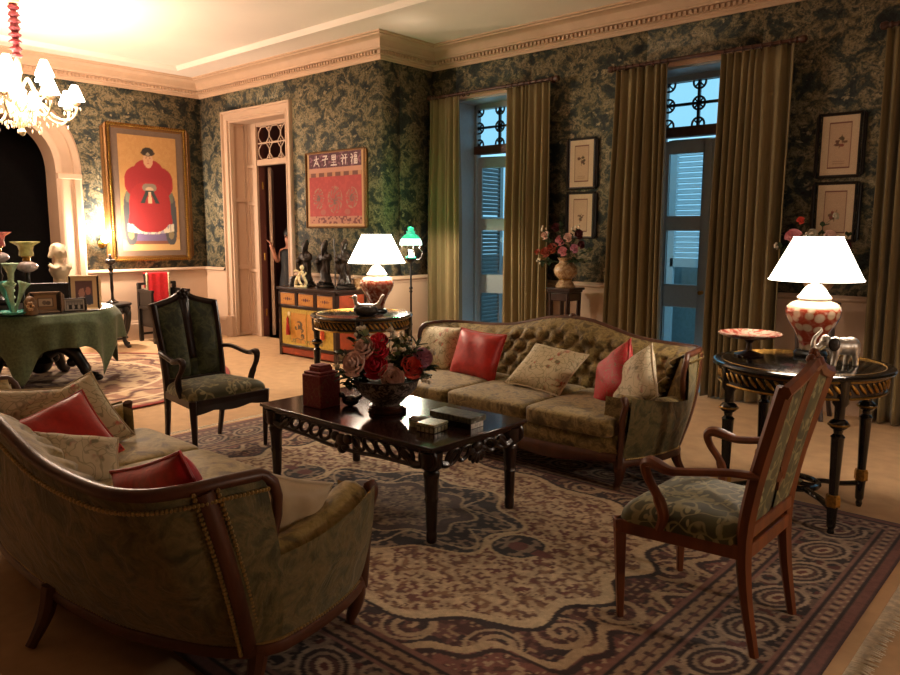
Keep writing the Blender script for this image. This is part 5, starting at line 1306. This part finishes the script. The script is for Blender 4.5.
# ================================================================== round pedestal table and its cloth
TX, TY, TZ = -7.9, 2.72, .745
S = thing('pedestal_table', 'dark pedestal table with curving claw legs under the green cloth', 'table', (TX, TY, .011))
MB().lathe([(0, TZ-.03), (.69, TZ-.03), (.70, TZ-.018), (.69, TZ-.004), (0, TZ-.004)], 48).build('table_top', 'black_wood', S)
MB().lathe([(0, .10), (.06, .10), (.10, .14), (.13, .20), (.10, .26), (.07, .30), (.10, .38), (.12, .46), (.09, .55), (.14, .64), (.16, .716), (0, .716)], 20).build('pedestal', 'black_wood', S)
for k, a in enumerate((.80, -.72, 2.36, -2.36)):
    c_, s_ = math.cos(a), math.sin(a)
    l = MB().tube(spline([(r*c_, r*s_, z) for r, z in ((.08, .30), (.20, .36), (.33, .30), (.42, .16), (.46, .075), (.54, .05))], 20), [.075]*4+[.07]*5+[.055]*5+[.045]*3+[.05]*3, 10).build('leg', 'black_wood', S)
    MB().ell((.55*c_, .55*s_, .045), (.055, .045, .034), 12, 8, R=Matrix.Rotation(a, 3, 'Z')).build('claw', 'black_wood', l)
    MB().ell((.31*c_, .31*s_, .20), (.05, .05, .05), 12, 8).build('scroll', 'black_wood', l)
m = MB(); NA = 180
def cloth(u, v):
    a = 2*PI*u
    tip = abs(math.cos(3*(a-.52)))        # six low points
    tip = tip**9; zl = .43-.31*tip
    if v < .3: r = .715*v/.3; z = TZ+.004
    else:
        q = (v-.3)/.7; r = .715+.045*min(1, q*4)+.03*math.sin(a*18+1.3*math.sin(a*3))*q+.02*math.sin(a*7)*q; z = TZ+.004-(TZ-zl)*q
    return (r*math.cos(a), r*math.sin(a), z)
m.grid(cloth, NA, 30, cu=True)
o = m.build('tablecloth', 'green_cloth', None, (TX, TY, 0), ang=0); o.modifiers.new('thick', 'SOLIDIFY').thickness = .003
tag(o, 'dark green tablecloth with pointed corners over the round table', 'tablecloth')
ZQ = TZ+.009
# facing direction of the things on that table: toward the viewer
FA = math.atan2(0-TY, 0-TX)+PI/2
def on_table(x, y): return (x, y, ZQ)
def photo_frame(label, loc, w, h, b, mat, fn, rz, matw=.0, name='photo_frame', lean=.14):
    S = thing(name, label, 'picture frame', loc, rz, 'framed photographs on the round table'); S.rotation_euler = (-lean, 0, rz)
    MB().bx(-w/2, w/2, -.012, 0, 0, h).build('backing', 'frame_black', S)
    q = thing_sub('frame', S, (0, 0, h/2))
    frame4(q, w, h, b, .022, mat)
    art(q, w-2*b+.004, h-2*b+.004, fn, 40, 40, -.0125, 'photograph')
    MB().tube([(0, 0, h*.6), (0, .11, .012)], .006, 6).build('easel_leg', 'frame_black', S)
    return S
def thing_sub(name, parent, loc):
    o = bpy.data.objects.new(name, None); COL.objects.link(o); o.parent = parent; o.location = loc; return o
def ph1(U, V, C):
    C[:] = hexc('6a4a48'); put(C, (U < .16) | (U > .84) | (V < .12) | (V > .88), 'd8b98a'); blob(C, U, V, .40, .48, .12, .16, 'c08a78'); blob(C, U, V, .66, .55, .10, .14, 'b87a6a'); blob(C, U, V, .40, .22, .2, .14, 'c4b4b0', 3); blob(C, U, V, .68, .26, .16, .16, '4a4a58', 3)
def ph2(U, V, C):
    C[:] = hexc('8a8680'); put(C, V < .5, '4a4644')
    for k in range(6): blob(C, U, V, .14+.145*k, .58, .05, .13, 'a8a098'); blob(C, U, V, .14+.145*k, .3, .06, .2, '2c2a2a' if k % 2 else 'c4beb4', 3)
    put(C, (U < .06) | (U > .94) | (V < .08) | (V > .92), 'c8c0b4')
def ph3(U, V, C):
    C[:] = hexc('8f6c48'); put(C, (abs(U-.5) < .36) & (abs(V-.5) < .32), '5a4636'); put(C, (abs(U-.5) < .31) & (abs(V-.5) < .26), 'b09c84'); blob(C, U, V, .45, .48, .1, .15, '6a5a4c'); blob(C, U, V, .62, .46, .12, .14, '5c4c42')
def ph4(U, V, C): C[:] = hexc('171313'); put(C, vnoise(U*20, V*20, 1, 2) > .6, '231c1a')
photo_frame('large black frame standing behind the brown photo frame', (-7.42, 2.66, ZQ), .36, .27, .02, 'frame_black', ph4, FA)
photo_frame('brown wooden frame with a small faded photo, on the green cloth', (-7.30, 2.60, ZQ), .245, .20, .035, 'frame_brown', ph3, FA+.05)
photo_frame('cream frame with a photo of two faces, at the right on the green cloth', (-7.38, 2.98, ZQ), .26, .33, .02, 'frame_cream', ph1, FA-.1)
photo_frame('small black frame with a group photo, before the cream one', (-7.29, 2.85, ZQ), .185, .125, .012, 'frame_black', ph2, FA)
S = thing('figurine', 'little brown bird-shaped ornament at the left of the brown frame', 'figurine', on_table(-7.27, 2.46), FA)
MB().lathe([(0, 0), (.05, 0), (.055, .02), (.048, .08), (.052, .12), (.03, .16), (0, .17)], 16, sy=.6, rip=lambda a, i: 1+.12*math.sin(4*a+i)).build('body', 'frame_brown', S)
m = MB()
for k in range(6): m.ell((.02*math.cos(k*1.05), -.035, .08+.03*math.sin(k*1.05)), (.014, .012, .016), 8, 6)
m.build('relief', 'vase_china', S)
# marble bust
S = thing('marble_bust', 'pale marble bust of a woman on the round table', 'bust', on_table(-7.93, 2.98), FA+.55)
MB().lathe([(0, 0), (.085, 0), (.085, .05), (.07, .07), (.055, .10), (.06, .20), (.07, .22), (0, .22)], 24).build('socle', 'marble', S)
m = MB()
m.lathe([(0, .22), (.05, .22), (.055, .27), (.09, .32), (.105, .36), (.09, .40), (.05, .43), (.038, .46), (.036, .50), (0, .52)], 24, sy=.75)
m.ell((0, -.012, .545), (.058, .068, .078), 16, 12); m.ell((0, .02, .565), (.072, .075, .07), 16, 12); m.ell((0, .075, .55), (.04, .04, .045), 12, 8)
m.ell((0, -.078, .535), (.011, .018, .018), 8, 6); m.ell((0, -.07, .50), (.022, .014, .014), 8, 6)
for s in (-1, 1):
    m.ell((s*.024, -.070, .555), (.014, .010, .007), 8, 6); m.ell((s*.062, .0, .53), (.014, .02, .025), 8, 6)
    for k in range(6): m.ell((s*(.05+.006*k), .0+.012*k*.3, .60-.02*k), (.024, .028, .02), 8, 6)
    m.tube(spline([(s*.03, -.06, .40), (s*.08, -.05, .38), (s*.105, 0, .42)], 8), .022, 8)
m.build('bust', 'marble', S, remesh=.007)
# epergne of turquoise glass
S = thing('glass_epergne', 'turquoise glass trumpet vase cluster at the left edge on the green cloth', 'vase', on_table(-7.40, 2.36))
MB().olathe([(0, .0), (.06, 0), (.13, .012), (.155, .03), (.16, .032), (.13, .018), (.05, .012), (0, .02)], 36, rip=lambda a, i: 1+.04*math.cos(12*a)*(i in (3, 4))).build('dish', 'turquoise_glass', S, ang=0)
def trumpet(p, top, r, mat):
    t = MB().olathe([(.010, 0), (.012, .06), (.018, .15), (.03, .22), (r, .27), (r*1.05, .272), (.026, .22)], 20, rip=lambda a, i: 1+.14*math.cos(6*a)*(i in (4, 5)))
    dv = Vector(top)-Vector(p); L = dv.length; R = dv.to_track_quat('Z', 'Y').to_matrix().to_4x4()
    t.v = [(x, y, z*L/.27) for x, y, z in t.v]; t.xf(Matrix.Translation(p) @ R); return t.build('trumpet', mat, S, ang=0)
trumpet((0, 0, .02), (0, 0, .46), .065, 'mint_glass')
for k in range(3):
    a = FA+k*2.09+.4; trumpet((.015*math.cos(a), .015*math.sin(a), .02), (.11*math.cos(a), .11*math.sin(a), .285), .05, 'turquoise_glass' if k == 1 else 'mint_glass')
m = MB().tube([(.022*math.cos(t*5), .022*math.sin(t*5), .08+.05*t) for t in np.linspace(0, 6, 70)], .006, 6); m.build('glass_twist', 'mint_glass', S)
def oil_lamp(label, loc, shade, k=1.0):
    S = thing('oil_lamp', label, 'oil lamp', loc, 0, 'glass oil lamps on the round table')
    MB().lathe([(0, 0), (.07, 0), (.075, .015), (.04, .04), (.02, .07), (.018, .20), (.03, .24), (.018, .27), (.02, .36)], 20).build('foot', 'black_wood', S)
    MB().lathe([(.02, .36), (.05, .37), (.085, .395), (.09, .415), (.08, .44), (.045, .46), (.02, .465)], 24, rip=lambda a, i: 1+.04*math.cos(10*a)).build('font', 'clear_china', S)
    MB().lathe([(.03, .465), (.036, .475), (.03, .50), (.045, .505), (.045, .515), (0, .515)], 16).build('burner', 'brass', S)
    MB().olathe([(.062, .515), (.065, .53), (.058, .57), (.07, .61), (.115, .645), (.118, .65), (.075, .615)], 48, rip=lambda a, i: 1+(.12*math.cos(7*a) if i in (4, 5) else 0)).build('lamp_shade', shade, S, ang=0)
    return S
oil_lamp('oil lamp with a ruffled yellow glass shade behind the frames', on_table(-7.72, 2.61), 'yellow_glass')
oil_lamp('oil lamp with a pink glass shade at the left edge', (-7.88, 2.42, ZQ+.09), 'pink_glass')
tag(MB().lathe([(0, 0), (.09, 0), (.09, .012), (.07, .05), (.08, .08), (.075, .09), (0, .09)], 20).build('lamp_plinth', 'black_wood', None, (-7.88, 2.42, ZQ)), 'small black turned plinth under the pink oil lamp', 'plinth')
# ================================================================== flowers
def rose_mesh(r, mat, seed=1, petals=16):
    rn = random.Random(seed); m = MB()
    for k in range(petals):
        t = k/petals; a = k*2.399; rad = r*(.16+.84*t); hgt = r*(1.0-.55*t); op = .25+.9*t; wdt = r*(.42+.55*t)
        c_, s_ = math.cos(a), math.sin(a)
        def fn(u, v):
            x = (u-.5)*2; bulge = math.sin(PI*v*.75); out = rad*(.18+.82*bulge*(.6+.4*op)) + r*.10*t*v*v*2
            z = -.45*r*t+hgt*v*(1.0-.12*x*x); ang = x*wdt/(rad+.3*r)*1.05
            if v > .8: out += r*.10*t*(v-.8)*5
            return ((out)*math.cos(a+ang), (out)*math.sin(a+ang), z-.15*r)
        m.grid(fn, 7, 6)
    return m
ROSES = {}
def rose(label, loc, r, mat, up=(0, 0, 1), seed=1, name='rose', group=None, stem=None, cat='flower', petals=16):
    q = Vector(up).normalized().to_track_quat('Z', 'Y')
    key = (mat, seed % 3, petals)
    if key not in ROSES:
        me = rose_mesh(1.0, mat, seed, petals).mesh('bloom', 0); me.materials.append(MT[mat]); ROSES[key] = me
    S = thing(name, label, cat, loc, 0, group); S.rotation_mode = 'XYZ'; S.rotation_euler = q.to_euler(); S.scale = (r, r, r)
    link('bloom', ROSES[key], S)
    m = MB()
    for k in range(5):
        a = k*1.256; m.add([(0, 0, -.35), (.35*math.cos(a-.3), .35*math.sin(a-.3), -.42), (.8*math.cos(a), .8*math.sin(a), -.32), (.35*math.cos(a+.3), .35*math.sin(a+.3), -.42)], [(0, 1, 2, 3)])
    L = stem/r if stem else 1.4
    m.tube([(0, 0, -.3), (0, 0, -L)], .06, 6); m.build('stem', 'leaf', S)
    return S
def leaf_into(m, p, dv, L, w, droop=.2):
    dv = Vector(dv).normalized(); sd = dv.cross(Vector((0, 0, 1))); sd = sd.normalized() if sd.length > .05 else Vector((1, 0, 0)); n = sd.cross(dv)
    P = [Vector(p)+dv*L*t-Vector((0, 0, droop*L*t*t)) for t in (0, .3, .65, 1)]; ww = (.05, .5, .42, .02)
    vs = []
    for q, k in zip(P, ww): vs += [q-sd*w*k+n*w*.12, q-n*w*.05, q+sd*w*k+n*w*.12]
    m.add(vs, [(i*3+j, i*3+j+1, i*3+j+4, i*3+j+3) for i in range(3) for j in range(2)])
def sprig(label, base, tip, mat, seed, n=12, L=.06, w=.032, group=None, buds=None, name='foliage_sprig'):
    rn = random.Random(seed); S = thing(name, label, 'foliage', base, 0, group); m = MB(); tp = Vector(tip)-Vector(base)
    pts = spline([(0, 0, 0), tuple(tp*.5+Vector((rn.uniform(-.02, .02), rn.uniform(-.02, .02), .01))), tuple(tp)], 8); st_ = MB().tube(pts, .0025, 5); st_.build('stem', 'leaf', S)
    for k in range(n):
        t = .35+.65*k/n; p = Vector(pts[min(7, int(t*7))]); d = Vector((rn.uniform(-1, 1), rn.uniform(-1, 1), rn.uniform(-.3, .7)))+tp.normalized()*.6
        leaf_into(m, p, d, L*rn.uniform(.7, 1.25), w*rn.uniform(.8, 1.2))
    m.build('leaves', mat, S, ang=0)
    if buds:
        b = MB()
        for k in range(5): p = Vector(pts[7])+Vector((rn.uniform(-.03, .03), rn.uniform(-.03, .03), rn.uniform(-.02, .035))); b.ell(p, (.010, .010, .012), 8, 6)
        b.build('buds', buds, S)
    return S
# bowl on the coffee table
BX, BY, BZ = -3.00, 2.82, ZT
S = thing('bowl_stand', 'low dark wooden stand under the flower bowl', 'stand', (BX, BY, BZ))
MB().lathe([(0, 0), (.10, 0), (.105, .008), (.09, .016), (.085, .022), (.10, .03), (.10, .036), (0, .036)], 28).build('ring', 'mahogany', S)
for k in range(3):
    a = k*2.09+.5; MB().box((.10*math.cos(a), .10*math.sin(a), .013), (.03, .03, .026), rz=a).build('foot', 'mahogany', S, bevel=.004)
S = thing('flower_bowl', 'dark patterned porcelain bowl holding roses on the coffee table', 'bowl', (BX, BY, BZ+.037)); S.scale = (1.08, 1.08, 1.0)
MB().olathe([(0, 0), (.07, 0), (.075, .012), (.085, .02), (.13, .06), (.16, .10), (.172, .145), (.175, .15), (.168, .15), (.155, .10), (.12, .06), (.06, .03), (0, .028)], 44).build('bowl', 'bowl_china', S, ang=50)
MB().torus((0, 0, .148), .172, .005, 44, 6).build('rim', 'dark_wood', S)
MB().lathe([(0, .125), (.158, .125), (.14, .14), (0, .15)], 24).build('moss', 'leaf', S)
fz = BZ+.037+.15
def at(px, py, back=0):     # a point on the pixel's ray at the bowl's distance (plus back)
    d = _f+_r2*((px-450)/FPX)-_u2*((py-337.5)/FPX); hd = math.hypot(BX, BY)+back; t = hd/math.hypot(d.x, d.y)
    return Vector((d.x*t, d.y*t, CAMH+d.z*t))
cv = Vector((0.72, -.69, 0))
RS = [('large blush pink rose at the front rim of the bowl', 392, 377, .060, 'petal_blush', -.13), ('deep red rose in the middle of the bowl arrangement', 375, 365, .058, 'petal_red', -.09), ('upper red rose behind the middle one in the bowl', 378, 350, .052, 'petal_red', -.03),
      ('dusty blush rose at the left of the bowl, facing outward', 353, 363, .056, 'petal_blush', -.09), ('blush rose at the upper left of the bowl arrangement', 364, 347, .054, 'petal_blush', -.03), ('bright coral rose at the right of the bowl', 413, 366, .053, 'petal_coral', -.08),
      ('mauve pink rose at the far right of the bowl', 424, 356, .050, 'petal_mauve', -.02), ('small crimson rose at the top of the bowl arrangement', 379, 339, .045, 'petal_red', .05)]
for i, (lab, px, py, r, mt, bk) in enumerate(RS):
    p = at(px, py, bk); up = (p-Vector((BX, BY, fz-.02))).normalized()*.75+cv*.75+Vector((0, 0, .2))
    rose(lab, p, r*1.32, mt, up, i, group='roses in the bowl', stem=.14)
for i, (px, py, lab) in enumerate(((406, 357, 'small round white bud right of centre in the bowl'), (388, 358, 'small white bud between the red and coral roses'), (342, 357, 'white blossom at the left edge of the bowl arrangement'), (391, 330, 'pale green bud standing highest over the bowl'), (382, 341, 'white blossom beside the small crimson rose'), (337, 367, 'white blossom low at the left edge of the bowl'))):
    p = at(px, py, -.03+.02*i); rose(lab, p, .030, 'petal_white', (p-Vector((BX, BY, fz-.05))), i, 'white_flower', 'small white flowers in the bowl', .16, petals=9)
ends = [(338, 352), (344, 378), (350, 338), (362, 332), (396, 338), (408, 340), (420, 342), (430, 352), (437, 366), (430, 375), (345, 385), (400, 348), (412, 350), (385, 335), (340, 372), (425, 378), (398, 340), (402, 352)]
for i, (px, py) in enumerate(ends):
    p = at(px, py, random.uniform(-.08, .12)); lt = i % 4 == 3 or i in (4, 5, 11, 12, 16, 17)
    sprig('pale green leafy sprig with tiny buds in the flower bowl' if lt else 'dark green leafy sprig in the flower bowl', (BX+(p.x-BX)*.25, BY+(p.y-BY)*.25, fz-.03), p, 'leaf_light' if lt else 'leaf', i+3, 16, .065, .038, 'pale sprigs in the bowl' if lt else 'dark sprigs in the bowl', 'petal_white' if lt else None)

# other things on the coffee table
S = thing('tea_canister', 'square crimson patterned canister with raised lid on the coffee table', 'canister', (-3.37, 2.655, ZT), .06)
MB().box((0, 0, .095), (.155, .155, .19)).build('body', 'jar_red', S, bevel=.006)
MB().box((0, 0, .198), (.14, .14, .016)).box((0, 0, .216), (.095, .095, .03)).box((0, 0, .236), (.085, .085, .012)).build('lid', 'jar_red', S, bevel=.005)
S = thing('long_box', 'long grey box with pearl end panel and raised lid on the coffee table', 'box', (-2.51, 2.87, ZT), .03)
MB().bx(-.14, .14, -.065, .065, .03, .062).build('lid', 'box_stone_dark', S, bevel=.004); MB().bx(-.13, .13, -.055, .055, .0, .03).build('body', 'black_wood', S, bevel=.003)
MB().bx(.125, .1315, -.05, .05, .002, .03).build('end_panel', 'pearl', S)
S = thing('small_box', 'small pale carved box with a dark topped lid, nearest on the coffee table', 'box', (-2.52, 2.685, ZT), .12)
MB().bx(-.055, .055, -.06, .06, 0, .032).build('body', 'box_stone_dark', S, bevel=.003); MB().bx(-.058, .058, -.063, .063, .032, .046).build('lid', 'box_stone', S, bevel=.004)
m = MB()
for k in range(4): m.bx(.0551, .057, -.055+.03*k, -.035+.03*k, .004, .028); m.bx(-.05+.027*k, -.032+.027*k, -.062, -.0601, .004, .028)
m.build('inlay', 'box_stone', S)
S = thing('oval_box', 'oval stone trinket box behind the small carved box', 'box', (-2.63, 2.705, ZT), .3)
MB().lathe([(0, 0), (.055, 0), (.058, .008), (.055, .028), (.05, .03), (0, .03)], 28, sy=.75).build('body', 'box_stone', S)
MB().lathe([(.058, .03), (.06, .036), (.045, .046), (0, .05)], 28, sy=.75).build('lid', 'box_stone_dark', S)
S = thing('black_ornament', 'small glossy black ornament at the left of the flower bowl', 'ornament', (-3.24, 2.76, ZT), .4)
m = MB().ell((0, 0, .032), (.055, .032, .032), 14, 10); m.tube(spline([(.03, 0, .04), (.065, 0, .06), (.085, 0, .075)], 8), [.018, .016, .014, .012, .01, .008, .006, .004], 8); m.ell((-.055, 0, .06), (.02, .017, .018), 10, 8)
m.build('body', 'black_lacquer', S)

# ================================================================== things on the right round table
S = thing('cake_stand', 'orange and white porcelain plate on a dark footed stand, right table', 'cake stand', (-1.50, 4.2, .82))
MB().lathe([(0, 0), (.075, 0), (.078, .008), (.05, .018), (.018, .03), (.014, .07), (.03, .09), (.05, .10), (0, .10)], 28, rip=lambda a, i: 1+.06*math.cos(12*a)*(i < 3)).build('foot', 'dark_wood', S)
MB().lathe([(0, .10), (.09, .10), (.145, .112), (.168, .125), (.165, .131), (.14, .12), (.09, .108), (0, .108)], 44, rip=lambda a, i: 1+.025*math.cos(16*a)*(2 <= i <= 5)).build('plate', 'plate_china', S)
# silver elephant: one continuous body
S = thing('silver_elephant', 'silver elephant figurine with raised trunk on the right round table', 'figurine', (-1.02, 4.2, .82), .82)
m = MB(); m.ell((0, 0, .112), (.085, .05, .05), 18, 12); m.ell((.045, 0, .112), (.05, .052, .052), 14, 10); m.ell((-.05, 0, .118), (.05, .048, .048), 14, 10)
for x, y, ph in ((-.055, -.025, -.012), (-.045, .026, .01), (.055, -.025, .008), (.05, .026, -.01)):
    m.tube(spline([(x, y, .11), (x+ph*.3, y, .06), (x+ph, y, .02), (x+ph*.9, y, .0)], 10), [.024, .024, .023, .021, .019, .017, .0165, .017, .018, .018], 10)
m.ell((-.105, 0, .135), (.034, .033, .04), 14, 10); m.ell((-.108, 0, .158), (.026, .027, .02), 12, 8)
m.tube(spline([(-.125, 0, .13), (-.155, 0, .10), (-.178, 0, .115), (-.175, 0, .155), (-.15, 0, .185), (-.135, 0, .20), (-.14, 0, .215)], 24), [.020-.0006*k for k in range(24)], 10)
m.tube(spline([(.085, 0, .125), (.10, 0, .10), (.102, 0, .07)], 8), [.007]*5+[.005]*3, 6)
m.xf(Matrix.Scale(.92, 4)); m.build('body', 'silver', S, remesh=.005)
for s in (-1, 1):
    e = MB().ell((-.075, s*.040, .118), (.028, .007, .036), 14, 8, R=Matrix.Rotation(s*.35, 3, 'Z')); e.build('ear', 'dark_silver', S)
    MB().tube(spline([(-.112, s*.018, .105), (-.14, s*.024, .092), (-.16, s*.024, .10)], 8), [.006, .006, .005, .005, .004, .003, .002, .001], 6).build('tusk', 'ivory', S)
    MB().ell((-.118, s*.026, .134), (.004, .003, .004), 6, 4).build('eye', 'frame_black', S)
# silver bird on the left round table
S = thing('silver_bird', 'silver backed bird figurine with upright tail on the left round table', 'figurine', (-4.51, 4.03, .82), .72); S.scale = (1.15, 1.15, 1.15)
m = MB(); m.ell((0, 0, .045), (.085, .048, .045), 18, 12); m.ell((-.05, 0, .05), (.045, .042, .042), 12, 8)
m.build('body', 'dark_silver', S, remesh=.006)
m = MB(); m.ell((-.01, 0, .083), (.07, .03, .012), 14, 8); m.tube(spline([(-.055, 0, .075), (-.075, 0, .10), (-.078, 0, .125)], 8), [.022, .02, .018, .016, .015, .014, .014, .014], 10); m.ell((-.082, 0, .138), (.022, .018, .018), 12, 8)
m.tube(spline([(.05, 0, .075), (.085, 0, .095), (.105, 0, .13), (.115, 0, .15), (.128, 0, .148)], 12), [.016, .015, .014, .013, .012, .012, .011, .011, .011, .011, .01, .009], 8)
m.build('silver_back', 'silver', S, remesh=.005)
MB().lathe([(0, .0), (.008, 0), (0, .03)], 8, R=Matrix.Rotation(-PI/2, 3, 'Y')).build('beak', 'brass', S, (-.098, 0, .136))
MB().lathe([(0, 0), (.06, 0), (.062, .006), (.03, .012), (0, .012)], 20, sy=.6).build('base', 'dark_silver', S)
for s in (-1, 1): MB().ell((.0, s*.042, .05), (.06, .012, .03), 12, 8).build('wing', 'dark_silver', S)

# ================================================================== pedestals with vases between the windows
def pedestal(label, x):
    S = thing('flower_pedestal', label, 'plant stand', (x, 6.47, 0), 0, 'dark wooden flower pedestals'); h = .945
    MB().box((0, 0, h-.012), (.29, .29, .024)).box((0, 0, h-.035), (.26, .26, .022)).build('top', 'dark_wood', S, bevel=.004)
    MB().box((0, 0, h-.09), (.24, .24, .08)).build('apron', 'dark_wood', S, bevel=.006)
    for sx in (-1, 1):
        for sy in (-1, 1): MB().tube(spline([(sx*.105, sy*.105, h-.05), (sx*.10, sy*.10, .6), (sx*.105, sy*.105, .2), (sx*.125, sy*.125, .0)], 12), [.022]*4+[.018]*6+[.02]*2, 6).build('leg', 'dark_wood', S)
    MB().box((0, 0, .25), (.22, .22, .02)).build('shelf', 'dark_wood', S, bevel=.004)
    return h
def vase_at(label, x, h):
    S = thing('porcelain_vase', label, 'vase', (x, 6.47, h), 0, 'tan vases on the pedestals')
    MB().lathe([(0, 0), (.095, 0), (.10, .01), (.085, .04), (.062, .075), (.06, .085), (.09, .11), (.115, .15), (.12, .185), (.105, .225), (.07, .25), (.065, .27), (.085, .30), (.09, .305), (.06, .27), (0, .26)], 36, rip=lambda a, i: 1+.03*math.cos(18*a)*(i < 4)).build('body', 'vase_china', S, ang=50)
    MB().torus((0, 0, .085), .062, .007, 28, 6).build('foot_ring', 'gilt', S)
def bouquet(x, z, lst, where, seed):
    for i, (dx, dz, r, mt, nm) in enumerate(lst):
        p = Vector((x+dx, 6.40-.03*(i % 3), z+dz)); rose('%s %s' % (nm, where), p, r, mt, (dx*1.5+.45, -.7, .35), i, 'flower', 'flowers '+where, .16, petals=12)
    rn = random.Random(seed)
    for k in range(14):
        a = rn.uniform(.05, PI-.05) if k > 4 else rn.choice([-.25, PI+.25]); L = rn.uniform(.2, .34); t = (x+L*math.cos(a)*1.05, 6.44+rn.uniform(-.10, .06), z+.02+L*math.sin(a))
        sprig('dark leafy spray '+where, (x+.03*math.cos(a), 6.46, z-.06), t, 'leaf', seed+k, 11, .06, .035, 'leafy sprays '+where, 'petal_white' if k % 5 == 0 else None, 'leafy_spray')
hp = pedestal('dark wooden pedestal behind the sofa between the two windows', -4.20)
vase_at('tan baluster vase on the pedestal between the windows', -4.20, hp)
FL1 = [(-.03, .17, .058, 'petal_pink', 'large pink peony'), (.02, .06, .055, 'petal_pink', 'lower pink peony'), (.10, .20, .05, 'petal_blush', 'blush pink bloom'), (-.22, .22, .05, 'petal_blush', 'pale daisy-like bloom with dark heart'), (-.11, .09, .06, 'petal_rust', 'rust coloured cockscomb'), (-.17, .05, .06, 'petal_rust', 'lower rust cockscomb'), (.19, .23, .055, 'petal_dark', 'dark red bloom'), (.16, .09, .05, 'petal_mauve', 'mauve red bloom'), (-.05, .30, .05, 'petal_dark', 'high dark red bloom'), (.22, .13, .045, 'petal_dark', 'outer dark red bloom'), (-.29, .05, .035, 'petal_rust', 'small orange bud')]
bouquet(-4.20, hp+.31, FL1, 'in the vase between the windows', 40)
hp = pedestal('dark wooden pedestal hidden behind the right lamp', -1.79)
vase_at('tan vase on the pedestal behind the right lamp', -1.79, hp)
FL2 = [(-.20, .22, .075, 'petal_pink', 'large deep pink peony'), (-.14, .35, .035, 'petal_coral', 'small orange bud'), (.10, .22, .06, 'petal_blush', 'pale pink bloom'), (-.05, .24, .05, 'petal_white', 'white bloom'), (.12, .38, .03, 'petal_white', 'tiny white bloom'), (.22, .15, .05, 'petal_dark', 'dark red bloom')]
bouquet(-1.79, hp+.31, FL2, 'in the vase behind the right lamp', 70)
